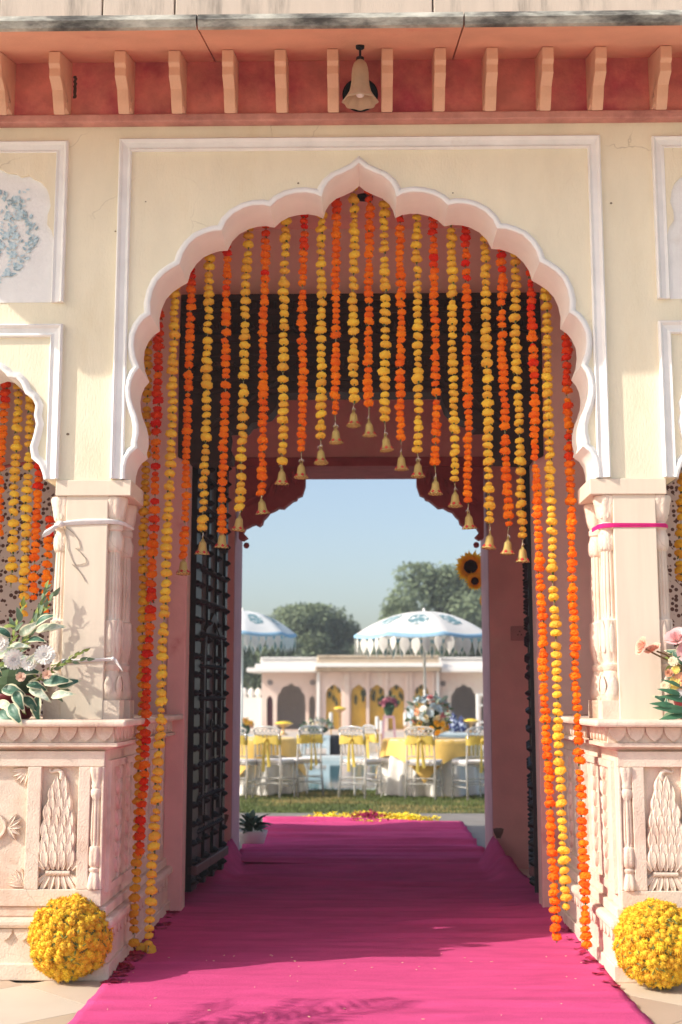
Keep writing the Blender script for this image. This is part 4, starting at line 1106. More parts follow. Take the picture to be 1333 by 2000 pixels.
# peeling patches on the far wall
for (px, py, lbq) in ((974, 1627, 1), (437, 1600, 1)):
    p = at(px, py, YE); b = MB()
    pts = [(p.x + 0.035*math.cos(a)*(1+0.4*math.sin(3*a)), p.z + 0.055*math.sin(a)*(1+0.3*math.cos(2*a))) for a in [k*2*PI/12 for k in range(12)]]
    b.prism(pts, YE-0.003, YE+0.001); b.build('peeled_patch', mat('peel_brown', (0.16, 0.09, 0.07), 0.9, 0.3, 20), gate)
# ================================================================== LAWN, PATH, POOL
def yz0(py, z=0.0): return atz(704, py, z).y
YP0, YP1 = yz0(1540), yz0(1477)
YG0 = yz0(1587)
path_m = mat('grey_path_stone', (0.24, 0.22, 0.20), 0.8, 0.12, 2.0, 0.2, 30, col2=(0.19, 0.175, 0.16), c2scale=1.2, c2lo=0.45, c2hi=0.7)
plane_obj('garden_path', -30, 30, 4.49, YG0 + 0.02, -0.008, path_m)
lawn_m = mat('mown_lawn', (0.09, 0.115, 0.035), 0.95, 0.25, 3.0, 0.3, 30, col2=(0.22, 0.18, 0.07), c2scale=0.7, c2lo=0.5, c2hi=0.68, stretch=(0.4, 2.2, 1))
b = MB(); b.add([(-40, YG0, -0.006), (40, YG0, -0.006), (40, YP0-0.15, -0.006), (-40, YP0-0.15, -0.006)], [(0,1,2,3)]); struct(b.build('lawn', lawn_m, recalc=False))
b = MB(); rr = random.Random(4); bl1 = mat('grass_blade', (0.10, 0.135, 0.035), 0.8, 0.3, 2); bl2 = mat('tan_grass_blade', (0.30, 0.24, 0.09), 0.8, 0.2, 2)
for k in range(26000):
    y = YG0 + (YP0-0.2-YG0)*rr.random(); x = rr.uniform(-2.9, 2.9)
    a = rr.uniform(0, 6.3); h = rr.uniform(0.02, 0.05); w = 0.004
    b.cur = 1 if noise.noise((x*0.8, y*3.2, 1)) > 0.18 else 0  # tan blades in random cross-wise streaks
    o = len(b.v); lx, ly = rr.gauss(0, 0.016), rr.gauss(0, 0.016)
    b.v += [(x - w*math.cos(a), y - w*math.sin(a), -0.006), (x + w*math.cos(a), y + w*math.sin(a), -0.006), (x+lx, y+ly, h-0.006)]; b.face((o, o+1, o+2))
o = b.build('grass', [bl1, bl2], recalc=False); o['kind'] = 'stuff'; o['label'] = 'short mown grass with tan patches round the tables'; o['category'] = 'grass'
water_m = mat('pool_water', (0.10, 0.24, 0.27), 0.06, 0.05, 2, 0.10, 9, spec=0.6, stretch=(1, 0.35, 1))
plane_obj('pool_water', -18, 18, YP0, YP1, -0.10, water_m)
cop = mat('pool_coping', (0.55, 0.60, 0.60), 0.6, 0.08, 3)
for nm, y0, y1 in (('pool_kerb', YP0-0.25, YP0), ('pool_kerb', YP1, YP1+0.4)):
    b = MB(); b.box(-18, y0, -0.25, 18, y1, 0.0); struct(b.build(nm, cop, bevel=0.02))
plane_obj('terrace', -60, 60, YP1+0.38, 70, -0.012, mat('pale_terrace', (0.50, 0.43, 0.36), 0.9, 0.1, 0.6))

# ---- petal pattern at the end of the carpet
t = thing('flower_rangoli', 'yellow petal pattern with dark red heart laid on the path past the carpet', 'rangoli', (atz(716, 1596).x, 7.6, 0))
for nm, n, m_, f in (('yellow_petals', 5200, mat('petal_yellow', (0.86, 0.70, 0.05), 0.8, 0.2, 30), 0), ('red_petals', 700, rose_m, 1)):
    b = MB(); rr = random.Random(6+f)
    for k in range(n):
        if f: x, y = rr.gauss(0.02, 0.10), rr.gauss(-0.05, 0.16)
        else:
            a = rr.uniform(0, 6.3); r = math.sqrt(rr.random())*(0.52 + 0.10*math.cos(8*a)); x, y = r*1.28*math.cos(a), r*0.95*math.sin(a)
            if math.hypot(x, y) < 0.12: continue
        a = rr.uniform(0, 6.3); L = rr.uniform(0.016, 0.034); z = rr.uniform(0.0, 0.04) + (0.03 if f else 0); o = len(b.v)
        tl = rr.uniform(-0.5, 0.9)
        b.v += [(x, y, z), (x + L*math.cos(a+.5), y + L*math.sin(a+.5), z + L*tl), (x + 1.5*L*math.cos(a), y + 1.5*L*math.sin(a), z + L*tl*1.3), (x + L*math.cos(a-.5), y + L*math.sin(a-.5), z + L*tl)]; b.face((o, o+1, o+2, o+3))
    b.build(nm, m_, t, recalc=False, kind='stuff')

# ================================================================== TABLES
wcloth = mat('white_tablecloth', (0.78, 0.75, 0.70), 0.85, 0.05, 10); ycloth = mat('yellow_satin_overlay', (0.80, 0.52, 0.13), 0.55, 0.08, 8, sheen=0.2)
def table(px, py, rad, label_side):
    p = atz(px, py); x, y = p.x, p.y + rad; ht = 0.74
    t = thing('round_table', 'round banquet table under cloths, %s' % label_side, 'table', (x, y, 0), 0, 'round tables on the lawn')
    b = MB(); b.lathe([(rad-0.01, ht-0.03), (rad-0.01, ht-0.006)], seg=32); b.build('table_top', wood, t)
    for k in range(4):
        b = MB(); a = k*PI/2 + 0.6; b.tube([(0.4*rad*math.cos(a), 0.4*rad*math.sin(a), ht-0.03), (0.7*rad*math.cos(a), 0.7*rad*math.sin(a), 0)], 0.016, 6); b.build('leg', iron, t)
    def rf(r, z, a):
        d = max(0, ht - z); return r + 0.07*d/ht*math.cos(17*a + 2*math.sin(3*a)) + 0.03*d/ht*math.cos(5*a) + 0.09*d
    b = MB(); b.lathe([(0.01, ht+0.001), (rad*0.6, ht+0.001), (rad, ht)] + [(rad+0.006, ht - 0.735*k/9) for k in range(1, 10)], seg=136, rf=lambda r, z, a: r if z >= ht else rf(r, z, a), cap=False)
    o = b.build('white_tablecloth', wcloth, None, smooth=True); o.location = (x, y, 0); tag(o, 'white pleated cloth to the ground on the round table, %s' % label_side, 'tablecloth', 'white tablecloths')
    b = MB(); n = 44; hs = rad*1.34; rows = []
    for j in range(n+1):
        row = []
        for i in range(n+1):
            u, v = (-1+2*i/n)*hs, (-1+2*j/n)*hs
            r = math.hypot(u, v); a = math.atan2(v, u)
            if r <= rad: row.append((u, v, ht+0.006))
            else:
                d = r - rad; rr_ = rad + 0.014 + 0.10*d + 0.05*d/0.4*(0.5+0.5*math.cos(9*a)) + 0.075*d
                row.append((rr_*math.cos(a), rr_*math.sin(a), ht + 0.006 - d*0.97))
        rows.append(row)
    b.rings(rows, closed_u=False)
    o = b.build('yellow_overlay', ycloth, None, smooth=True); o.location = (x, y, 0); o.rotation_euler = (0, 0, 0.62); tag(o, 'yellow square overlay cloth on the round table, %s' % label_side, 'tablecloth', 'yellow overlays')
    return x, y, ht
TR = table(848, 1556, 0.66, 'right, under the nearer parasol')
TL = table(478, 1553, 0.66, 'left, half hidden by the jamb')
# ================================================================== CHAIRS
acryl = mat('clear_acrylic', (0.86, 0.84, 0.82), 0.08, 0.02, 5, spec=0.6, trans=0.65)
seatm = mat('white_cushion', (0.80, 0.77, 0.76), 0.8, 0.04, 12); sashm = mat('yellow_organza', (0.80, 0.62, 0.14), 0.6, 0.08, 14, translucent=0.35)
def make_chair(label):
    c = thing('acrylic_chair', label, 'chair', (0,0,0), 0, 'clear acrylic banquet chairs')
    hw = 0.20
    def turned(p0, p1, r):
        p0, p1 = Vector(p0), Vector(p1); n = 14
        return [p0 + (p1-p0)*k/n for k in range(n+1)], [r*(1.35 if k in (3, 5, 9, 11) else (0.85 if k in (4, 10) else 1.0)) for k in range(n+1)]
    for sx in (-1, 1):
        b = MB(); pts, rs = turned((sx*hw*1.05, 0.20, 0), (sx*hw, 0.18, 0.45), 0.014); b.tube(pts, rs, 8); b.build('front_leg', acryl, c, smooth=True)
        b = MB(); b.tube([(sx*hw*1.0, -0.235, 0), (sx*hw*0.94, -0.19, 0.45), (sx*hw*0.90, -0.20, 0.66), (sx*hw*0.90, -0.24, 0.88)], 0.015, 8); b.build('back_post', acryl, c, smooth=True)
        b = MB()
        for z in (0.16, 0.24): b.tube([(sx*hw, -0.215, z), (sx*hw, 0.19, z)], 0.009, 6)
        b.build('side_stretcher', acryl, c)
    for y, z in ((0.19, 0.20), (-0.21, 0.20), (-0.205, 0.27)):
        b = MB(); b.tube([(-hw, y, z), (hw, y, z)], 0.009, 6); b.build('stretcher', acryl, c)
    b = MB(); b.prism([(-hw-0.01,-0.20),(hw+0.01,-0.20),(hw+0.025,0.20),(-hw-0.025,0.20)], 0.43, 0.455, 'xy'); b.build('seat_frame', acryl, c, bevel=0.008)
    b = MB(); b.prism([(-hw,-0.185),(hw,-0.185),(hw+0.02,0.195),(-hw-0.02,0.195)], 0.456, 0.50, 'xy'); b.build('cushion', seatm, c, bevel=0.016)
    b = MB(); b.tube([(-0.19, -0.24, 0.86), (-0.185, -0.242, 0.90), (-0.12, -0.248, 0.925), (0, -0.252, 0.935), (0.12, -0.248, 0.925), (0.185, -0.242, 0.90), (0.19, -0.24, 0.86)], 0.014, 8); b.build('crest_rail', acryl, c, smooth=True)
    for k in range(6):
        x = -0.15 + 0.06*k; b = MB(); b.tube([(x + 0.026*math.cos(a), -0.247, 0.88 + 0.026*math.sin(a)) for a in [q*PI/6 for q in range(13)]], 0.007, 5); b.build('crest_ring', acryl, c)
    for z in (0.83, 0.55):
        b = MB(); b.tube([(-hw*0.9, -0.225 if z > 0.7 else -0.198, z), (hw*0.9, -0.225 if z > 0.7 else -0.198, z)], 0.011, 6); b.build('back_rail', acryl, c)
    for k in range(5):
        x = -0.12 + 0.06*k; b = MB(); b.tube([(x, -0.198, 0.55), (x, -0.205, 0.64), (x, -0.225, 0.83)], [0.007, 0.010, 0.007], 6); b.build('spindle', acryl, c)
    # sash with knot and tails
    b = MB(); rows = []
    for z, o_ in ((0.70, 0.0), (0.74, 0.004), (0.78, -0.002), (0.82, 0.003)):
        rows.append([(-0.195, -0.19, z), (-0.20, -0.225, z), (-0.15, -0.252+o_, z), (-0.05, -0.258-o_, z + (0.76-z)*0.35), (0, -0.26, z + (0.76-z)*0.6), (0.05, -0.258-o_, z + (0.76-z)*0.35), (0.15, -0.252+o_, z), (0.20, -0.225, z), (0.195, -0.19, z), (0.0, -0.195, z)])
    b.rings(rows, closed_u=True); sa = b.build('sash', sashm, c, smooth=True)
    b = MB(); b.lathe([(0.004,-0.03),(0.024,-0.02),(0.028,0.0),(0.022,0.02),(0.004,0.028)], c=(0.01, -0.275, 0.762), seg=10); b.build('sash_knot', sashm, sa, smooth=True)
    for dx, L in ((-0.012, 0.40), (0.03, 0.34)):
        b = MB(); rows = []
        for k in range(9):
            q = k/8; w = 0.011 + 0.013*q
            rows.append([(dx + dx*q - w, -0.275 - 0.012*math.sin(3*q), 0.75 - L*q), (dx + dx*q, -0.288 - 0.008*math.sin(4*q), 0.75 - L*q), (dx + dx*q + w, -0.272, 0.75 - L*q)])
        b.rings(rows, closed_u=False); b.build('sash_tail', sashm, sa, smooth=True)
    return c
def dup(o, parent=None):
    c = o.copy(); COL.objects.link(c); c.parent = parent
    for ch in list(o.children): dup(ch, c)
    return c
chair0 = make_chair('x')
CH = [(533,1560,-22,'clear chair with long yellow sash tail in front of the left table'),(588,1556,34,'clear chair right of the left table, turned towards the pool'),
      (705,1560,-30,'clear chair with plain yellow sash left of the right table'),(752,1552,-62,'clear chair sideways behind the middle one, nearest the pool'),
      (830,1562,-14,'clear chair with yellow bow right in front of the parasol pole'),(928,1563,22,'clear chair with yellow bow cut by the right jamb'),(466,1561,-20,'clear chair cut by the left jamb')]
for i, (px, py, rz, lb) in enumerate(CH):
    c = chair0 if i == 0 else dup(chair0)
    p = atz(px, py); c.location = (p.x, p.y + 0.22, 0); c.rotation_euler = (0, 0, R(rz)); c['label'] = lb

# ================================================================== PARASOLS
canv = mat('parasol_canvas', (0.82, 0.81, 0.79), 0.8, 0.04, 6, translucent=0.25); bluebd = mat('parasol_blue_border', (0.28, 0.48, 0.64), 0.7, 0.08, 10)
motifm = mat('parasol_teal_print', (0.13, 0.25, 0.28), 0.8, 0.25, 25, col2=(0.75, 0.76, 0.75), c2scale=17, c2lo=0.50, c2hi=0.58); tassm = mat('tassel_leaf_cloth', (0.76, 0.74, 0.69), 0.8, 0.06, 20, translucent=0.2); polem = mat('white_pole', (0.78, 0.77, 0.74), 0.5, 0.04)
def parasol(px, pyrim, pytop, Y, rpx, label, rot):
    rim = at(px, pyrim, Y); top = at(px, pytop, Y); rad = rpx/F*(Y - CAM.y)
    t = thing('garden_parasol', label, 'parasol', (rim.x, Y, 0), rot, 'block-printed garden parasols')
    zr_, h = rim.z, top.z - rim.z
    def pt(u, a, off=0.0):      # u: 0 apex .. 1 rim
        k = (a/(PI/4)) % 1.0
        sag = 1 - 0.075*u*math.sin(PI*k)
        r = rad*u*sag; z = zr_ + h*(1 - u**2.0)*(1 - 0.0) - 0.03*u*math.sin(PI*k)
        return Vector((r*math.cos(a), r*math.sin(a), z + off))
    n = 64
    b = MB(); b.rings([[pt(max(u, 0.004), 2*PI*i/n) for i in range(n)] for u in (0, 0.15, 0.3, 0.45, 0.6, 0.75, 0.86, 0.97)], closed_u=True); can = b.build('canopy', canv, t, smooth=True)
    b = MB(); b.rings([[pt(u, 2*PI*i/n, 0.002) for i in range(n)] for u in (0.965, 0.98, 1.0)] + [[pt(1.0, 2*PI*i/n, -0.03) for i in range(n)]], closed_u=True); b.build('blue_border', bluebd, can, smooth=True)
    for k in range(8):
        a0 = (k+0.5)*PI/4; b = MB()
        rings = []
        for q in range(5):
            f = q/4
            rings.append([pt(0.58 + 0.19*(f+0.02)*math.sin(w)*(0.93+0.07*math.cos(7*w)), a0 + 0.25*(f+0.02)*math.cos(w)*(0.93+0.07*math.cos(7*w)), 0.006) for w in [i*2*PI/20 for i in range(20)]])
        b.rings(rings, closed_u=True)
        m_ = b.build('printed_bush', motifm, can)
    # hanging leaf-shaped tassels
    b0 = MB(); Lt = 0.24
    b0.rings([[(w*0.065*math.sin(PI*min(1, 0.12 + 0.88*v)**0.8)*(1 - v**4), 0.006*math.cos(w*1.5), -Lt*v) for w in (-1, -0.5, 0, 0.5, 1)] for v in [q/7 for q in range(8)]], closed_u=False)
    b0.cur = 1
    b0.rings([[(w*0.022*math.sin(PI*v), -0.010, -Lt*(0.15+0.65*v)) for w in (-1, 0, 1)] for v in [q/6 for q in range(7)]], closed_u=False)
    tm = b0.mesh('tassel', [tassm, motifm], recalc=False)
    for k in range(40):
        a = 2*PI*(k+0.5)/40; p = pt(0.992, a)
        o = link('tassel', tm, t); o.location = (p.x, p.y, p.z - 0.035); o.rotation_euler = (0, 0, a - PI/2 + random.uniform(-.5, .5)); s = random.uniform(0.85, 1.1); o.scale = (s, 1, s)
    b = MB(); b.tube([(0, 0, 0), (0, 0, zr_ + h + 0.02)], 0.020, 10); b.lathe([(0.001, 0.03), (0.018, 0.02), (0.022, 0.0), (0.012, -0.015)], c=(0, 0, zr_+h+0.02), seg=10); b.build('pole', polem, t, smooth=True)
    for k in range(8):
        a = k*PI/4; b = MB(); b.tube([pt(0.03, a, -0.02), pt(0.5, a, -0.012), pt(0.98, a, -0.012)], 0.007, 5); b.build('rib', polem, t)
        b = MB(); b.tube([(0.02*math.cos(a), 0.02*math.sin(a), zr_-0.05), pt(0.5, a, -0.02)], 0.006, 5); b.build('strut', polem, t)
    b = MB(); b.lathe([(0.20, 0), (0.20, 0.05), (0.05, 0.09), (0.04, 0.25)], seg=16); b.build('base', iron, t)
    return t
parasol(829, 1243, 1194, TR[1], 140, 'nearer white block-printed parasol with blue border over the right table', 0.22)
parasol(474, 1240, 1193, TL[1] + 3.2, 106, 'farther white block-printed parasol half hidden by the left jamb', 0.1)

# ================================================================== bouquet builder used for all flower arrangements
leafg = [mat('leaf_sage', (0.17, 0.25, 0.15), 0.7, 0.2, 8, translucent=0.2), mat('leaf_deep', (0.035, 0.085, 0.04), 0.6, 0.2, 8), mat('leaf_lime', (0.25, 0.32, 0.08), 0.7, 0.2, 8, translucent=0.25)]
def blossom_mesh(name, m, r, layers=3, n=9, cup=0.5):
    b = MB()
    for ly in range(layers):
        rr_ = r*(1 - 0.26*ly); tilt = cup*(0.25 + ly*0.42)
        for k in range(n):
            a = 2*PI*k/n + ly*0.35; w = PI/n*1.15
            pts = []
            for t_, ww in ((0.08, 0.5), (0.55, 1.0), (0.88, 0.9), (1.0, 0.45)):
                d = rr_*t_; z = d*math.sin(tilt)*(0.4 + t_*0.8) + 0.02*r*ly; d2 = d*math.cos(tilt)
                pts.append([(d2*math.cos(a + s*w*ww*0.9), d2*math.sin(a + s*w*ww*0.9), z - 0.05*r*abs(s)*t_) for s in (-1, 0, 1)])
            b.rings(pts, closed_u=False)
    b.lathe([(r*0.16, 0.0), (r*0.14, r*0.22), (0.001, r*0.30)], seg=8)
    return b.mesh(name, m, smooth=True, recalc=False)
def leaf_mesh(name, m, L, w, margin=None, curl=0.3):
    b = MB(); n = 8; rows = []
    for i in range(n+1):
        t_ = i/n; ww = w*0.5*math.sin(PI*(t_**0.75))*(1 - 0.25*t_) + (0.0015 if 0 < i < n else 0); z = curl*L*(t_ - 1.5*t_*t_)
        rows.append([(t_*L, s*ww*(1 + 0.05*math.sin(i*2.1)), z + 0.22*abs(s)*ww - (0.10*ww if abs(s) > 0.8 else 0)) for s in (-1, -0.72, -0.30, 0, 0.30, 0.72, 1)])
    o = len(b.v)
    for r_ in rows: b.v += r_
    for i in range(n):
        for j in range(6):
            b.cur = 1 if (margin and (j in (0, 5) or i == n-1)) else 0
            b.face((o+i*7+j, o+i*7+j+1, o+(i+1)*7+j+1, o+(i+1)*7+j))
    return b.mesh(name, [m, margin] if margin else m, smooth=True, recalc=False)
BM = {}
def fm(key, col, r, layers=3, n=9, cup=0.5):
    if key not in BM: BM[key] = blossom_mesh('blossom', mat('petal_' + key, col, 0.75, 0.12, 30, translucent=0.2), r, layers, n, cup)
    return BM[key]
LEAF_P = leaf_mesh('leaf', mat('leaf_pale', (0.30, 0.38, 0.30), 0.7, 0.2, 8, translucent=0.2), 0.11, 0.04); LEAF_S = leaf_mesh('leaf', leafg[0], 0.11, 0.045); LEAF_D = leaf_mesh('leaf', leafg[1], 0.12, 0.055); LEAF_L = leaf_mesh('leaf', leafg[2], 0.09, 0.035)
def bouquet(parent, c, rx, ry, rz, flowers, nf, leaves, nl, seed, top_only=False):
    rr = random.Random(seed)
    for kind, num in (('f', nf), ('l', nl)):
        for k in range(num):
            d = Vector((rr.gauss(0,1), rr.gauss(0,1), rr.gauss(0,1))).normalized()
            if top_only and d.z < -0.2: d.z = -d.z
            o = bpy.data.objects.new('flower' if kind == 'f' else 'leaf', rr.choice(flowers if kind == 'f' else leaves)); COL.objects.link(o); o.parent = parent
            q = rr.uniform(0.80, 1.0) if kind == 'f' else rr.uniform(0.75, 0.95)
            o.location = Vector(c) + Vector((d.x*rx, d.y*ry, d.z*rz))*q; o.rotation_mode = 'QUATERNION'
            dd = d + Vector((rr.gauss(0,.25), rr.gauss(0,.25), rr.gauss(0,.25)))
            o.rotation_quaternion = dd.to_track_quat('Z' if kind == 'f' else 'X', 'Y')
            s = rr.uniform(0.75, 1.2); o.scale = (s, s, s)
core_g = mat('foliage_core', (0.05, 0.085, 0.04), 0.9, 0.3, 20)
def core(parent, c, rx, ry, rz):
    b = MB(); b.lathe([(math.sin(a)+0.001, -math.cos(a)) for a in [k*PI/8 for k in range(9)]], seg=12)
    b.v = [(c[0]+x*rx, c[1]+y*ry, c[2]+z*rz) for x, y, z in b.v]; b.build('greenery', core_g, parent)
# centrepiece on the right table
x, y, ht = TR
q = at(838, 1392, y)
t = thing('table_centrepiece', 'tall pastel flower centrepiece with yellow roses below on the right table', 'flowers', (q.x, y, 0))
b = MB(); b.lathe([(0.10, ht+0.006), (0.10, ht+0.02), (0.02, ht+0.04), (0.018, q.z-0.16), (0.06, q.z-0.10)], seg=14); b.build('stand', polem, t, smooth=True)
core(t, (0, 0, q.z), 0.15, 0.15, 0.12)
bouquet(t, (0, 0, q.z), 0.30, 0.28, 0.25, [fm('white', (0.80,0.78,0.74), 0.055), fm('powder_blue', (0.55,0.66,0.74), 0.06), fm('peach', (0.80,0.42,0.25), 0.055), fm('white', 0, 0), fm('powder_blue', 0, 0), fm('coral', (0.72,0.24,0.26), 0.05), fm('cream', (0.80,0.70,0.50), 0.05), fm('white', 0, 0)], 105, [LEAF_S, LEAF_P, LEAF_P], 110, 3)
core(t, (0.05, -0.06, ht+0.19), 0.15, 0.14, 0.10)
bouquet(t, (0.05, -0.06, ht+0.20), 0.22, 0.20, 0.14, [fm('yellow_rose', (0.86,0.52,0.04), 0.05, 4, 8, 0.8), fm('yellow_rose', 0, 0), fm('cream', 0, 0)], 50, [LEAF_S, LEAF_L], 24, 4)

# ================================================================== FURNITURE BEYOND THE POOL
YF = YP1 + 1.0
def zf_(py, Y=None): return at(704, py, YF if Y is None else Y).z
pale = mat('pale_blue_paint', (0.50, 0.60, 0.64), 0.6, 0.06, 6)
def bench(x0, x1, yt, label, Y):
    a, c = at(x0, yt, Y), at(x1, yt, Y); h = a.z; w = c.x - a.x
    t = thing('console_table', label, 'table', ((a.x+c.x)/2, Y, 0), 0, 'pale blue consoles beyond the pool')
    b = MB(); b.box(-w/2, -0.28, h-0.06, w/2, 0.28, h); b.build('top', pale, t, bevel=0.01)
    b = MB(); b.box(-w/2+0.03, -0.24, h*0.42, w/2-0.03, 0.24, h-0.061); b.build('apron', pale, t)
    b = MB(); b.box(-w/2+0.02, -0.27, h*0.40-0.03, w/2-0.02, 0.27, h*0.40); b.build('shelf', pale, t)
    for sx in (-1, 1):
        for sy in (-1, 1):
            b = MB(); b.box(sx*(w/2-0.01), sy*0.275, 0, sx*(w/2-0.09), sy*0.205, h-0.061); b.build('leg', pale, t)
    return t
bench(588, 646, 1436, 'pale blue console left of the wicker stool beyond the pool', YF); bench(462, 512, 1436, 'pale blue console half hidden by the left jamb', YF+0.1); bench(852, 935, 1431, 'long pale blue console at right beyond the pool', YF+0.3)
wick = mat('black_wicker', (0.012, 0.014, 0.022), 0.6, 0.4, 60, 0.5, 90)
a = at(654, 1437, YF)
t = thing('wicker_stool', 'black woven drum stool standing beyond the pool', 'stool', (a.x, YF, 0))
b = MB(); b.lathe([(0.14, 0), (0.16, 0.05), (0.165, a.z*0.5), (0.16, a.z-0.04), (0.14, a.z)], seg=20, rf=lambda r, z, an: r*(1+0.03*math.cos(20*an)*math.cos(z*60))); b.build('drum', wick, t); b = MB(); b.lathe([(0.145, a.z+0.001), (0.145, a.z+0.015), (0.001, a.z+0.02)], seg=18); b.build('lid', wick, t)
# pink stand with dark flowers
Yk = YF - 0.5; a = at(760, 1398, Yk)
t = thing('pink_stand', 'tall pink flower stand with splayed legs beyond the pool', 'stand', (a.x, Yk, 0))
pks = mat('dusty_pink_paint', (0.56, 0.30, 0.32), 0.6, 0.05)
b = MB(); b.box(-0.13, -0.13, a.z-0.05, 0.13, 0.13, a.z); b.build('top', pks, t, bevel=0.01)
for sx in (-1, 1):
    for sy in (-1, 1): b = MB(); b.tube([(sx*0.11, sy*0.11, a.z-0.051), (sx*0.16, sy*0.14, 0)], 0.035, 4); b.build('leg', pks, t)
t = thing('pot_of_flowers', 'dark pink flowers in a green pot on the pink stand', 'flowers', (a.x, Yk, a.z+0.002))
b = MB(); b.lathe([(0.07, 0), (0.10, 0.08), (0.12, 0.14), (0.11, 0.14)], seg=12); b.build('pot', leafg[1], t); core(t, (0, 0, 0.2), 0.14, 0.14, 0.10)
bouquet(t, (0, 0, 0.24), 0.22, 0.2, 0.17, [fm('plum', (0.32,0.07,0.12), 0.06), fm('rose_pink', (0.55,0.20,0.24), 0.055)], 45, [LEAF_D], 30, 5, True)
# blue and white vases
bw = mat('blue_white_glaze', (0.55, 0.60, 0.70), 0.25, 0.1, 10, col2=(0.02, 0.03, 0.14), c2scale=14, c2lo=0.42, c2hi=0.5)
for px, s, lb in ((886, 1.0, 'blue patterned jar at the left of the jar pair on the right console'), (902, 0.85, 'smaller blue patterned jar at the right of the jar pair on the console')):
    a = at(px, 1430, YF+0.3); t = thing('ginger_jar', lb, 'jar', (a.x, YF+0.3, a.z+0.004))
    b = MB(); b.lathe([(r*s, z*s) for r, z in ((0.09,0),(0.13,0.06),(0.165,0.16),(0.15,0.25),(0.08,0.31),(0.07,0.34))], seg=18); b.build('body', bw, t, smooth=True); b = MB(); b.lathe([(r*s, z*s) for r, z in ((0.085,0.341),(0.085,0.37),(0.05,0.40),(0.015,0.41),(0.02,0.44),(0.001,0.46))], seg=14); b.build('lid', bw, t, smooth=True)
brass2 = mat('hammered_brass', (0.70, 0.45, 0.20), 0.4, 0.15, 20, metal=0.7); yel = mat('yellow_petals_bowl', (0.82, 0.60, 0.05), 0.8, 0.2, 30)
def urli(px, py, Y, r, lb, foot):
    a = at(px, py, Y); t = thing('petal_bowl', lb, 'bowl', (a.x, Y, a.z - foot))
    b = MB(); b.lathe([(r*0.5, 0), (r*0.45, 0.02), (r*0.14, 0.05), (r*0.14, foot-0.10), (r*0.5, foot-0.06), (r*0.95, foot-0.01), (r, foot), (r*0.93, foot)], seg=22); b.build('bowl', brass2, t, smooth=True)
    b = MB()
    b.lathe([(r*0.90, foot-0.008), (r*0.7, foot+0.025), (r*0.3, foot+0.045), (0.001, foot+0.05)], seg=20, rf=lambda q, z, an: q*(1+0.06*math.sin(9*an+z*80))); b.build('petal_heap', yel, t)
urli(554, 1413, YF, 0.24, 'brass bowl heaped with yellow petals on the left console', at(554, 1413, YF).z - at(600, 1436, YF).z - 0.004)
urli(664, 1384, YF+0.6, 0.17, 'tall footed brass bowl with yellow petals before the pavilion', at(664, 1384, YF+0.6).z)
urli(920, 1408, YF+0.3, 0.21, 'brass bowl on the right console beside the jars', at(920, 1408, YF+0.3).z - at(920, 1431, YF+0.3).z - 0.004)
a = at(620, 1432, YF); t = thing('flower_arrangement', 'white and green flowers lying on the left console', 'flowers', (a.x, YF, a.z)); core(t, (0, 0, 0.08), 0.26, 0.16, 0.10)
bouquet(t, (0, 0, 0.12), 0.38, 0.2, 0.2, [fm('white', 0, 0), fm('cream', 0, 0)], 34, [LEAF_S, LEAF_D, LEAF_S], 50, 8, True)
a = at(478, 1436, YF+0.1); t = thing('flower_arrangement', 'orange flowers with yellow cloth on the console behind the left jamb', 'flowers', (a.x, YF+0.1, a.z)); core(t, (0, 0, 0.14), 0.14, 0.12, 0.14)
bouquet(t, (0, 0, 0.2), 0.2, 0.18, 0.2, [fm('yellow_rose', 0, 0), fm('peach', 0, 0)], 30, [LEAF_L], 10, 9, True)
# candles in glass hurricanes
for i, px in enumerate((647, 737, 745, 792, 650+155, 811)):
    Yq = YF + 1.2; a = at(px, 1390 + (i % 3)*8, Yq); t = thing('pillar_candle', 'white pillar candle, %s from the left before the pavilion' % ordinal(i), 'candle', (a.x, Yq, 0), 0, 'pillar candles before the pavilion')
    b = MB(); b.lathe([(0.05, 0), (0.06, 0.02), (0.018, 0.05), (0.018, a.z-0.36), (0.07, a.z-0.33)], seg=10); b.build('candlestick', brass2, t); b = MB(); b.lathe([(0.045, a.z-0.329), (0.045, a.z-0.03), (0.03, a.z-0.02), (0.004, a.z-0.025), (0.003, a.z)], seg=12); b.build('candle', wcloth, t)
# white open shelf at far right
a, c = at(931, 1355, YF+0.8), at(975, 1412, YF+0.8)
t = thing('white_shelf', 'white open shelf frame cut by the right jamb', 'shelf', ((a.x+c.x)/2, YF+0.8, 0)); w = (c.x-a.x)/2
for sx in (-1, 1):
    b = MB(); b.box(sx*w, -0.15, 0, sx*(w-0.05), 0.15, a.z); b.build('upright', wcloth, t)
for z in (a.z-0.04, (a.z+c.z)/2+0.05, c.z, 0.3):
    b = MB(); b.box(-w+0.051, -0.15, z, w-0.051, 0.15, z+0.04); b.build('board', wcloth, t)

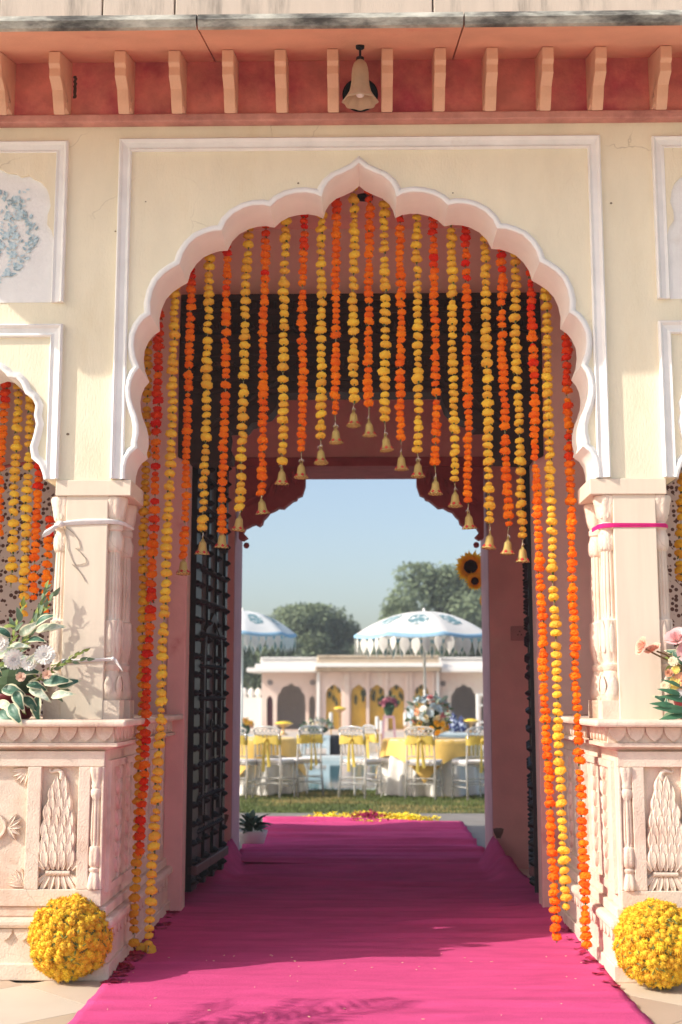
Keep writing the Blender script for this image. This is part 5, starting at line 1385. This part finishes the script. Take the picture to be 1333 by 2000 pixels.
# ================================================================== PAVILION
YV = 43.5
pav = thing('garden_pavilion', 'low pink and white arcaded pavilion with yellow curtains beyond the pool', 'building', (0, YV, 0))
pw = mat('pavilion_pink_lime', (0.72, 0.56, 0.48), 0.9, 0.06, 0.7, 0.1, 10, col2=(0.74, 0.64, 0.55), c2scale=0.5); pwh = mat('pavilion_white', (0.80, 0.77, 0.73), 0.85, 0.05, 0.8); pcr = mat('pavilion_stone', (0.60, 0.49, 0.36), 0.85, 0.12, 1.5, col2=(0.46, 0.35, 0.24), c2scale=1.2)
pin = mat('pavilion_inside', (0.70, 0.64, 0.60), 0.9, 0.06)
def V(px, py, dy=0.0):
    p = at(px, py, YV + dy); return (p.x, p.z)
def cusp(px0, px1, pyt, pyb, n=5, ogee=True, dy=0.0):
    """multifoil opening"""
    xc, hw = (px0+px1)/2, (px1-px0)/2; pts = [(px1, pyb), (px0, pyb)]
    pys = pyt + (hw*1.25 if hw > 12 else hw*1.5); out = [(px0, pyb)]
    for k in range(n*8+1):
        a = PI - PI*k/(n*8); l = abs(math.sin(n*(PI-a)))
        rr_ = 1 - 0.10*(1-l)**2
        yy = pys - (pys-pyt)*math.sin(a)*rr_
        out.append((xc + hw*math.cos(a)*(rr_ if 0 < k < n*8 else 1), yy if abs(a-PI/2) > 0.01 else pyt - 2))
    out.append((px1, pyb)); return [V(x, y, dy) for x, y in out]
zb = -0.02
def wallseg(name, px0, px1, pyt, holes, m, dy, th=0.18):
    (x0, zt), (x1, _) = V(px0, pyt, dy), V(px1, pyt, dy)
    b = MB(); b.prism([(x0, zb), (x1, zb), (x1, zt), (x0, zt)], dy, dy+th, holes=holes); return b.build(name, m, pav)
PB = 1425
cen = [(637,667), (686,716), (722,752), (759,790), (810,838)]
wallseg('centre_wall', 620, 858, 1312, [cusp(a_, c_, 1338, PB, 3) for a_, c_ in cen], pw, 0.0)
wallseg('left_wing_wall', 513, 619.5, 1313, [cusp(541, 597, 1336, PB, 5, dy=0.5), cusp(521, 533.5, 1360, PB, 1, dy=0.5), cusp(604, 616, 1360, PB, 1, dy=0.5)], pw, 0.5)
wallseg('right_wing_wall', 858.5, 1010, 1313, [cusp(881, 931, 1338, PB, 5, dy=0.5), cusp(864, 874, 1360, PB, 1, dy=0.5), cusp(940, 952, 1360, PB, 1, dy=0.5)], pw, 0.5)
b = MB(); b.box(V(505, 1300)[0], 3.6, zb, V(1015, 1300)[0], 3.9, V(600, 1300)[1]); b.build('rear_wall', pin, pav)
for q in (513, 619, 859, 1009):
    b = MB(); x = V(q, 1300)[0]; b.box(x-0.1, 0.9, zb, x+0.1, 3.59, V(600, 1302)[1]); b.build('cross_wall', pin, pav)
def slab(px0, px1, py0, py1, d0, d1, m, nm, dy=0.0):
    x0, z1_ = V(px0, py0, dy); x1, z0_ = V(px1, py1, dy)
    b = MB(); b.box(x0, d0, z0_, x1, d1, z1_); return b.build(nm, m, pav, bevel=0.015)
slab(620, 859, 1304, 1311, -0.6, 4.0, pcr, 'eave_slab'); slab(616, 863, 1296, 1303.5, -0.9, 4.0, pwh, 'eave_slab')
slab(486, 619, 1305, 1313, -0.3, 4.0, pwh, 'eave_slab', 0.5); slab(500, 619, 1297, 1304.5, 0.2, 4.0, pwh, 'eave_slab', 0.5); slab(860, 1030, 1305, 1313, -0.3, 4.0, pwh, 'eave_slab', 0.5); slab(860, 1020, 1297, 1304.5, 0.2, 4.0, pwh, 'eave_slab', 0.5)
def balustrade(px0, px1, pyt, pyb, m, d, npost):
    slab(px0, px1, pyt, pyt+3, d, d+0.25, m, 'parapet_rail'); slab(px0, px1, pyb-2.5, pyb, d, d+0.25, m, 'parapet_rail')
    (x0, z1_), (x1, z0_) = V(px0, pyt+3), V(px1, pyb-2.5)
    b0 = MB(); h = z1_-z0_; b0.lathe([(0.06, 0), (0.09, h*0.3), (0.045, h*0.7), (0.07, h)], seg=8); me = b0.mesh('baluster', m, smooth=True)
    for k in range(npost):
        o = link('baluster', me, pav); o.location = (x0 + (x1-x0)*(k+0.5)/npost, d+0.12, z0_)
    b = MB(); b.box(x0, d+0.2, z0_-0.01, x1, d+0.24, z1_+0.01); b.build('parapet_back', pin if m is pwh else stone_d, pav)
balustrade(620, 858, 1280, 1295, pcr, -0.05, 42); balustrade(508, 619, 1283, 1296, pwh, 0.4, 20); balustrade(860, 1010, 1283, 1296, pwh, 0.4, 26)
for q in (622, 675, 680, 719, 755.5, 796, 803, 847, 856):
    b = MB(); x = V(q, 1400)[0]; b.box(x-0.06, -0.10, zb, x+0.06, -0.001, V(q, 1312)[1]); b.build('pilaster', pwh if q in (622, 856) else pw, pav, bevel=0.01)
cur = mat('yellow_curtain', (0.82, 0.58, 0.10), 0.8, 0.12, 3); drk = mat('hanging_green', (0.05, 0.06, 0.02), 0.8, 0.2)
for a_, c_ in cen:
    x0, x1 = V(a_-2, 1400)[0], V(c_+2, 1400)[0]; zt = V(a_, 1335)[1]; n = 40
    b = MB(); b.rings([[(x0 + (x1-x0)*i/n, 0.26 + 0.05*math.sin(i*1.25), z) for i in range(n+1)] for z in (0.0, zt*0.5, zt)], closed_u=False); b.build('curtain', cur, pav, smooth=True)
    rr = random.Random(a_)
    for k in range(9):
        b = MB(); x = x0 + (x1-x0)*(0.1 + 0.8*rr.random()); z = zt*rr.uniform(0.50, 0.93); b.lathe([(0.012, 0), (0.045, 0.06), (0.05, 0.15), (0.02, 0.24), (0.006, 0.25)], c=(x, 0.15, z), seg=7); b.build('flower_tassel', drk, pav)
for q, yq in ((528, 1333), (611, 1333), (866, 1335)):
    x, z = V(q, yq, 0.5); b = MB(); b.lathe([(0.11, 0), (0.11, 0.02), (0.001, 0.03)], seg=14); b.xf(Matrix.Translation((x, 0.5, z)) @ Matrix.Rotation(PI/2, 4, 'X')); b.build('wall_rosette', mat('rosette_grey', (0.22, 0.18, 0.17), 0.9), pav)
x, z = V(527, 1395, 0.5); b = MB(); b.box(x-0.13, 1.0, 0, x+0.13, 1.1, z+0.8); b.build('dark_door', mat('door_maroon', (0.10, 0.02, 0.03), 0.7), pav)
# boundary wall with domed merlons left of the pavilion
(x0, zt), (x1, _) = V(440, 1362, 1.0), V(511, 1362, 1.0)
t = thing('boundary_wall', 'white garden wall topped with domed merlons left of the pavilion', 'wall', (0, YV+1.0, 0))
b = MB(); b.box(x0-8, 0, -0.02, x1, 0.3, zt); b.build('wall', pwh, t)
b0 = MB(); r_ = 6.2/F*(YV-CAM.y+1); b0.lathe([(r_*0.6, 0), (r_*0.65, 0.04), (r_, 0.10), (r_*1.03, 0.18), (r_*0.85, 0.28), (r_*0.45, 0.34), (0.02, 0.38)], seg=12, sy=0.6); me = b0.mesh('merlon', pwh, smooth=True)
for k in range(9): o = link('merlon', me, t); o.location = (x1 - r_*1.1 - k*r_*2.2, 0.15, zt)

# ================================================================== TREES
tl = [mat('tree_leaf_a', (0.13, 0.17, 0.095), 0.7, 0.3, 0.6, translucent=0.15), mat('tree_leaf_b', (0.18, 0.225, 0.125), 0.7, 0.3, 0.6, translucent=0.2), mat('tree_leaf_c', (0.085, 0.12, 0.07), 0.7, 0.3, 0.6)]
bark = mat('tree_bark', (0.13, 0.10, 0.07), 0.9, 0.2, 4)
def tree(px, pytop, Y, wpx, label, seed, n=9000, leaf=0.16, low=0.25, name='broadleaf_tree'):
    rr = random.Random(seed); top = at(px, pytop, Y); h = top.z; hw = wpx/F*(Y-CAM.y)/2
    t = thing(name, label, 'tree', (top.x, Y, 0), 0, 'trees behind the pavilion')
    b = MB(); b.tube([(0, 0, -0.3), (0.1, 0, h*0.25), (-0.1, 0.1, h*0.5), (0, 0, h*0.8)], [0.45, 0.36, 0.25, 0.06], 9)
    b.build('trunk', bark, t, smooth=True)
    b = MB(); blobs = []
    for k in range(30):
        a = rr.uniform(0, 6.3); u = rr.random()**0.5; zz = rr.uniform(low, 0.92)
        env = math.sin(PI*min(1, (zz-low*0.5)/(1.08-low*0.5)))**0.55
        blobs.append((Vector((hw*0.82*u*env*math.cos(a), hw*0.82*u*env*math.sin(a), h*zz)), hw*rr.uniform(0.20, 0.36)))
    blobs.append((Vector((0, 0, h*0.88)), h*0.12 if h*0.12 < hw*0.4 else hw*0.35))
    lim = MB()
    for c, r in blobs[:14]: lim.tube([(0, 0, c.z*0.55), tuple(c*0.6 + Vector((0, 0, c.z*0.22))), tuple(c)], [0.12, 0.08, 0.03], 5)
    lim.build('limbs', bark, t)
    for k in range(n):
        c, r = blobs[rr.randrange(len(blobs))]
        d = Vector((rr.gauss(0,1), rr.gauss(0,1), rr.gauss(0,1))).normalized(); p = c + d*r*(rr.random()**0.4)*(1 + 0.3*noise.noise(c*0.7 + d*2.0))
        p.z = min(p.z, h*0.995)
        u = Vector((rr.gauss(0,1), rr.gauss(0,1), rr.gauss(0,0.6))).normalized(); w = u.orthogonal().normalized()
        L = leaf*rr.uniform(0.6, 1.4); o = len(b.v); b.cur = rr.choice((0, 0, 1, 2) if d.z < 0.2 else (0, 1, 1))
        b.v += [tuple(p), tuple(p + u*L*0.5 + w*L*0.28), tuple(p + u*L + Vector((0,0,-L*0.2))), tuple(p + u*L*0.5 - w*L*0.28)]; b.face((o, o+1, o+2, o+3))
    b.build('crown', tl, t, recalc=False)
    return t
tree(612, 1184, 58, 215, 'rounded dark green tree behind the left half of the pavilion', 21, 26000, 0.22)
tree(880, 1103, 54, 290, 'tall broad green tree rising behind the nearer parasol', 22, 30000, 0.22)
tree(985, 1135, 57, 190, 'tree behind the right jamb beside the tall broad one', 27, 9000, 0.24)
tree(520, 1200, 52, 130, 'dark tree behind the farther parasol', 23, 9000, 0.20)
tree(438, 1225, 47, 120, 'dark tree at the left edge of the garden view', 26, 7000, 0.20)
tree(720, 1262, 66, 120, 'low tree seen between the two larger crowns', 24, 7000, 0.24)
tree(790, 1248, 62, 130, 'tree half hidden behind the nearer parasol', 25, 7000, 0.22)
# ================================================================== SUNFLOWERS at the far jamb
sun_pet = mat('sunflower_petal', (0.98, 0.58, 0.03), 0.7, 0.2, 20, col2=(0.55, 0.10, 0.005), c2scale=12, c2lo=0.56, c2hi=0.75, translucent=0.5); sun_eye = mat('sunflower_eye', (0.03, 0.012, 0.006), 0.9, 0.4, 60, 0.6, 200)
def sunflower(t, px, py, Y, rad, facing):
    p = at(px, py, Y); e = bpy.data.objects.new('sunflower', None); COL.objects.link(e); e.parent = t; e.empty_display_size = 0.05
    e.location = p - Vector(t.location); e.rotation_mode = 'QUATERNION'; e.rotation_quaternion = Vector(facing).to_track_quat('Z', 'Y')
    b = MB(); rr = random.Random(int(px))
    for ly in range(3):
        n = 19
        for k in range(n):
            a = 2*PI*k/n + ly*0.17 + rr.uniform(-.05, .05); L = rad*rr.uniform(0.9, 1.08)*(1 - 0.10*ly); w = rad*0.13; rows = []
            for q in range(6):
                f = q/5; r = rad*0.36 + (L - rad*0.36)*f; ww = w*math.sin(PI*(0.15 + 0.85*f)**0.8)*(1 - f**5)
                z = rad*(0.05 + 0.12*ly)*(f) - rad*0.10*f*f
                rows.append([(r*math.cos(a) - s*ww*math.sin(a), r*math.sin(a) + s*ww*math.cos(a), z + abs(s)*ww*0.2) for s in (-1, 0, 1)])
            b.rings(rows, closed_u=False)
    b.build('petals', sun_pet, e, smooth=True, recalc=False)
    b = MB(); b.lathe([(rad*0.38, 0), (rad*0.39, rad*0.07), (rad*0.31, rad*0.15), (rad*0.15, rad*0.13), (0.001, rad*0.10)], seg=24, rf=lambda r, z, a: r*(1+0.03*math.sin(17*a))); b.build('eye', sun_eye, e, smooth=True)
    b = MB(); b.tube([(0, 0, 0), (0, 0, -0.04), (0.05, 0.02, -0.10), (0.12, 0.05, -0.16)], 0.007, 6); b.build('stem', leafg[1], e)
YS = YE + 0.72
q = at(955, 1130, YS)
t = thing('sunflower_bunch', 'orange-rimmed sunflowers peeping past the right jamb of the far doorway', 'flowers', tuple(q))
sunflower(t, 920, 1107, YS, 0.155, (-0.25, -1, 0.08)); sunflower(t, 928, 1135, YS-0.06, 0.085, (-0.1, -1, -0.05)); sunflower(t, 951, 1172, YS, 0.075, (-0.5, -1, 0.0))
rr = random.Random(2)
for k in range(9):
    o = link('leaf', LEAF_D, t); o.location = (rr.uniform(-0.05, 0.08), rr.uniform(0, 0.06), rr.uniform(-0.2, 0.12)); o.rotation_euler = (rr.uniform(0, 6), rr.uniform(0, 6), rr.uniform(0, 6))
# potted plant by the far sill
q = atz(482, 1672, 0.0)
t = thing('potted_plant', 'small dark green plant in a white pot behind the left jamb', 'plant', (q.x, q.y+0.5, 0))
b = MB(); b.lathe([(0.09, 0), (0.13, 0.12), (0.14, 0.16), (0.12, 0.16), (0.10, 0.13), (0.001, 0.12)], seg=18); b.build('pot', wcloth, t, smooth=True)
for k in range(40):
    o = link('leaf', LEAF_D, t); a = rr.uniform(0, 6.3); o.location = (0.05*math.cos(a), 0.05*math.sin(a), rr.uniform(0.14, 0.26)); o.rotation_euler = (rr.uniform(-.4, .4), rr.uniform(-1.1, 0.1), a); s = rr.uniform(0.8, 1.3); o.scale = (s, s, s)

# ================================================================== FLOWER ARRANGEMENT ON THE LEFT PLINTH
lw = mat('leaf_margin_cream', (0.66, 0.64, 0.44), 0.6, 0.08, 20, translucent=0.2); lg = mat('leaf_blue_green', (0.03, 0.10, 0.06), 0.45, 0.35, 25, col2=(0.10, 0.19, 0.13), c2scale=20, c2lo=0.5, c2hi=0.65); lsil = mat('leaf_silver', (0.36, 0.45, 0.33), 0.55, 0.2, 15, col2=(0.60, 0.62, 0.50), c2scale=18)
VL = [leaf_mesh('variegated_leaf', lg, 0.125, 0.062, lw, 0.35), leaf_mesh('variegated_leaf', lg, 0.11, 0.052, lw, 0.55), leaf_mesh('variegated_leaf', lsil, 0.13, 0.050, lw, 0.4), leaf_mesh('plain_leaf', leafg[0], 0.085, 0.036, None, 0.3), leaf_mesh('plain_leaf', leafg[2], 0.075, 0.032, None, 0.3)]
YV2 = -0.10
cp = at(30, 1330, YV2)
arr = thing('flower_arrangement', 'white chrysanthemums and cream-edged leaves in a dark red pot on the left plinth', 'flowers', (cp.x, YV2, zt_))
potm = mat('dark_red_pot', (0.13, 0.008, 0.012), 0.35, 0.15, 8)
pc = at(22, 1400, -0.02); ox = pc.x - cp.x
b = MB(); b.lathe([(0.085, 0.002), (0.095, 0.01), (0.12, 0.10), (0.13, 0.125), (0.12, 0.125), (0.11, 0.10), (0.001, 0.095)], c=(ox, 0.09, 0), seg=28); b.build('pot', potm, arr, smooth=True)
def place(me, px, py, Y, ang, s, tilt, name=None, roll=0.0):
    """leaf at a photo position; ang = direction in the picture plane, tilt = lean towards the camera"""
    p = at(px, py, Y); o = link(name or me.name.split('.')[0], me, arr)
    o.location = p - Vector((cp.x, YV2, zt_)); o.rotation_mode = 'QUATERNION'
    d = Vector((math.cos(ang)*math.cos(tilt), -math.sin(tilt), math.sin(ang)*math.cos(tilt))).normalized()
    nrm = Vector((0, -1, 0.35)); nrm = (nrm - d*nrm.dot(d)).normalized(); nrm.rotate(Matrix.Rotation(roll, 3, d)); y = nrm.cross(d)
    o.rotation_quaternion = Matrix((d, y, nrm)).transposed().to_quaternion(); o.scale = (s, s, s); return o
LV = [(20,1375,-0.9,1.1,0.5,0),(45,1362,-0.6,1.05,0.5,1),(0,1388,-0.6,1.0,0.5,0),(112,1340,0.25,0.95,0.1,0),(66,1300,0.5,0.9,0.3,2),(48,1308,0.9,0.9,0.3,2),(70,1234,0.3,1.0,0,2),(70,1222,0.55,0.95,0.2,0),(86,1229,0.15,0.9,0.1,2),(38,1240,0.5,1.05,0.2,2),(55,1252,0.1,0.9,0.4,1),(30,1316,0.12,1.15,0.3,0),(52,1338,-0.15,1.0,0.3,1),(84,1332,0.08,1.15,0.2,0),(58,1344,-0.45,1.05,0.4,2),(74,1358,-1.45,1.15,0.3,0),
      (100,1362,0.20,0.95,0.2,2),(118,1348,0.02,0.6,0.1,3),(4,1345,-0.2,1.1,0.4,0),(30,1350,-1.0,1.1,0.4,1),(-5,1372,-0.3,1.0,0.4,2),(8,1300,0.4,1.1,0.5,2),(15,1268,0.2,1.0,0.3,2),(-8,1282,0.3,1.1,0.3,2),(110,1358,-0.7,0.55,0.1,3),(60,1375,-1.1,0.5,0.2,3),(20,1255,2.2,0.9,0.2,0),(22,1245,2.6,0.9,0.2,0),(5,1320,2.8,1.0,0.3,1),(45,1385,-0.9,0.5,0.4,4),(28,1230,1.9,0.8,0.2,3),(6,1225,0.1,0.9,0.2,4),(40,1215,1.75,0.9,0.1,3)]
rr = random.Random(12)
for (px, py, a, s, tl_, k) in LV: place(VL[k], px, py, YV2 - 0.02 - rr.random()*0.10, a, s*1.02, tl_ + rr.uniform(-.15, .2), roll=rr.uniform(-.5, .5))
def sprig(x0, y0, x1, y1, n, kinds, s0, Y, bend=0):
    pts = [at(x0 + (x1-x0)*k/8 + bend*math.sin(PI*k/8), y0 + (y1-y0)*k/8, Y - 0.02*math.sin(k)) - Vector((cp.x, YV2, zt_)) for k in range(9)]
    b = MB(); b.tube(pts, [0.0035 - 0.0003*k for k in range(9)], 5); b.build('stem', leafg[2], arr)
    for k in range(n):
        f = (k+1)/n; a = math.atan2(-(y1-y0), x1-x0)
        place(VL[rr.choice(kinds)], x0 + (x1-x0)*f + bend*math.sin(PI*f), y0 + (y1-y0)*f, Y, a + (0.65 if k % 2 else -0.65)*(1.1-f*0.9), s0*rr.uniform(0.75, 1.1), rr.uniform(-0.3, 0.4), roll=rr.uniform(-.8, .8))
sprig(30,1290, 90,1150, 26, (3,4,3), 0.62, -0.06, 6); sprig(40,1260, 103,1165, 13, (4,3), 0.70, -0.10); sprig(70,1330, 165,1272, 17, (4,4,3), 0.52, -0.12, -4); sprig(100,1300,170,1288, 5, (3,), 0.5, -0.1)
sprig(10,1300, 45,1185, 12, (3,4), 0.7, -0.02); sprig(0,1290,-20,1190, 10, (3,4), 0.8, 0.0)
for k in range(90):
    place(VL[rr.choice((3, 4, 3, 1, 2))], rr.uniform(-60, 66), rr.uniform(1262, 1385), rr.uniform(-0.08, 0.10), rr.uniform(0, 6.3), rr.uniform(0.6, 0.95), rr.uniform(-0.2, 0.7), roll=rr.uniform(-1, 1))
b = MB(); b.lathe([(math.sin(a)+0.001, -math.cos(a)) for a in [k*PI/8 for k in range(9)]], seg=12); b.v = [(ox + x*0.13, 0.09 + y*0.11, 0.17 + z*0.10) for x, y, z in b.v]; b.build('greenery', core_g, arr)
MUM = blossom_mesh('chrysanthemum', mat('petal_pure_white', (0.84, 0.82, 0.78), 0.8, 0.04, 30, translucent=0.2), 0.052, 6, 17, 0.75)
for px, py, s in ((88,1280,1.0),(27,1288,1.0),(-2,1256,1.0),(57,1296,0.75),(-20,1310,1.0)):
    o = place(MUM, px, py, YV2-0.12, 0, 1, 0, 'chrysanthemum'); d = Vector((rr.uniform(-.2, .5), -1, rr.uniform(0.0, 0.5))); o.rotation_quaternion = d.to_track_quat('Z', 'Y'); o.scale = (s, s, s)
PEA = blossom_mesh('rosebud', mat('petal_blush', (0.80, 0.55, 0.42), 0.8, 0.06, 30, translucent=0.2), 0.026, 4, 7, 1.3)
for px, py in ((41, 1323), (92, 1318)):
    o = place(PEA, px, py, YV2-0.13, 0, 1, 0, 'rosebud'); o.rotation_quaternion = Vector((0.2, -1, 0.3)).to_track_quat('Z', 'Y')

# ================================================================== ROSES ON THE RIGHT PLINTH
rc = at(1345, 1340, YV2)
ros = thing('rose_arrangement', 'peach roses and long green leaves on the right plinth, cut by the picture edge', 'flowers', (rc.x, YV2, zt_))
pea2 = mat('petal_peach_rose', (0.85, 0.52, 0.40), 0.8, 0.08, 30, translucent=0.25); pk2 = mat('petal_pink_rose', (0.80, 0.50, 0.50), 0.8, 0.08, 30, translucent=0.25)
RA = rose_head(5, pea2, 'rose'); RB = rose_head(6, pk2, 'rose')
stemb = mat('rose_stem', (0.16, 0.10, 0.04), 0.7, 0.2)
def rplace(me, px, py, Y, d, s=1.0, nm=None):
    o = link(nm or me.name.split('.')[0], me, ros); o.location = at(px, py, Y) - Vector((rc.x, YV2, zt_)); o.rotation_mode = 'QUATERNION'; o.rotation_quaternion = Vector(d).normalized().to_track_quat('Z', 'Y'); o.scale = (s, s, s); return o
rplace(RA, 1257, 1263, -0.14, (-0.9, -0.3, 0.35), 1.15); rplace(RA, 1277, 1270, -0.12, (-0.5, -0.35, 0.8), 1.05); rplace(RB, 1325, 1248, -0.12, (-0.4, -0.5, 0.7), 1.5); rplace(RB, 1345, 1275, -0.14, (-0.3, -1, 0.2), 1.3)
for pts in (((1262,1268),(1285,1280),(1310,1292),(1335,1310)), ((1283,1272),(1300,1278),(1330,1300)), ((1325,1255),(1330,1290),(1335,1330))):
    b = MB(); b.tube([at(x, y, -0.12) - Vector((rc.x, YV2, zt_)) for x, y in pts], 0.0045, 6); b.build('stem', stemb, ros)
arr_keep, cp_keep = arr, cp
arr, cp = ros, rc
LG = leaf_mesh('long_leaf', mat('leaf_long_green', (0.05, 0.14, 0.07), 0.45, 0.25, 12), 0.13, 0.030, None, 0.2)
for (px, py, a, s) in ((1350,1370,2.95,1.2),(1345,1388,3.05,1.35),(1330,1356,2.9,0.9),(1340,1398,3.25,1.1),(1335,1345,2.7,0.9),(1320,1380,3.0,1.0)): place(LG, px, py, -0.13 - rr.random()*0.04, a, s, 0.15, roll=rr.uniform(-.4, .4))
for k in range(60): place(VL[rr.choice((3, 4, 4, 1))], rr.uniform(1300, 1400), rr.uniform(1265, 1395), rr.uniform(-0.12, 0.05), rr.uniform(0, 6.3), rr.uniform(0.5, 0.9), rr.uniform(-.2, .6), roll=rr.uniform(-1, 1))
arr, cp = arr_keep, cp_keep
for px, py, me, s in ((1307,1315,fm('rust', (0.62,0.30,0.18), 0.022, 4, 7, 1.2),1.0),(1318,1335,fm('lemon', (0.85,0.70,0.20), 0.04),0.8),(1320,1308,fm('lemon', 0, 0),0.55),(1330,1330,fm('peach', 0, 0),0.8),(1315,1292,fm('cream', 0, 0),0.5),(1325,1350,fm('white', 0, 0),0.6),(1300,1340,fm('cream', 0, 0),0.5)):
    rplace(me, px, py, -0.15, (-0.3, -1, 0.3), s, 'flower')
b = MB(); b.lathe([(0.07, 0.002), (0.08, 0.01), (0.105, 0.09), (0.10, 0.11), (0.001, 0.10)], c=(0.05, 0.08, 0), seg=20); b.build('pot', potm, ros, smooth=True)

# ================================================================== UNSEEN PALM added left of the view to cast a frond shadow on the carpet
t = thing('shadow_palm', 'unseen palm added left of the view to cast a frond shadow on the carpet', 'plant', (-2.40, -1.86, 0))
b = MB(); b.lathe([(0.16, 0.001), (0.20, 0.03), (0.27, 0.40), (0.29, 0.46), (0.26, 0.46), (0.24, 0.40), (0.001, 0.38)], seg=24); b.build('pot', potm, t, smooth=True)
palm_m = mat('palm_green', (0.05, 0.12, 0.03), 0.6, 0.2, 10, translucent=0.2); rr = random.Random(31)
for k in range(11):
    a = k*0.571 + rr.uniform(-.2, .2); H_ = rr.uniform(1.5, 2.2); out = rr.uniform(0.35, 0.8)
    pts = [Vector((out*math.cos(a)*s_**1.8, out*math.sin(a)*s_**1.8, 0.40 + H_*(s_ - 0.28*s_**3))) for s_ in [q/10 for q in range(11)]]
    b = MB(); b.tube(pts, [0.012 - 0.0009*q for q in range(11)], 5)
    for q in range(36):
        f = 0.35 + 0.65*q/36; i = min(9, int(f*10)); p_ = pts[i].lerp(pts[i+1], f*10 - i); dv = (pts[i+1]-pts[i]).normalized(); sd_ = Vector((-math.sin(a), math.cos(a), 0))*(1 if q % 2 else -1)
        L = 0.30*(1.15 - f*0.7); e = p_ + (sd_*0.8 + dv*0.55 + Vector((0, 0, -0.25))).normalized()*L; m_ = p_.lerp(e, 0.45); w = dv*0.014
        o = len(b.v); b.v += [tuple(p_), tuple(m_ + w), tuple(e), tuple(m_ - w)]; b.face((o, o+1, o+2, o+3))
    b.build('frond', palm_m, t, recalc=False)

# ================================================================== thin warm haze over the whole place
b = MB(); b.box(-70, -26, -1.35, 70, 75, 19.0)
hz_ = b.build('haze', [], None); hz_['kind'] = 'stuff'; hz_['label'] = 'thin pale haze filling the air'; hz_['category'] = 'haze'
hm = bpy.data.materials.new('haze_air'); hm.use_nodes = True; hn = hm.node_tree; hn.nodes.remove(hn.nodes['Principled BSDF'])
pv = hn.nodes.new('ShaderNodeVolumePrincipled'); pv.inputs['Color'].default_value = (0.90, 0.95, 1.0, 1); pv.inputs['Density'].default_value = 0.0018; pv.inputs['Anisotropy'].default_value = 0.2
hn.links.new(pv.outputs[0], hn.nodes['Material Output'].inputs['Volume']); hz_.data.materials.clear(); hz_.data.materials.append(hm)
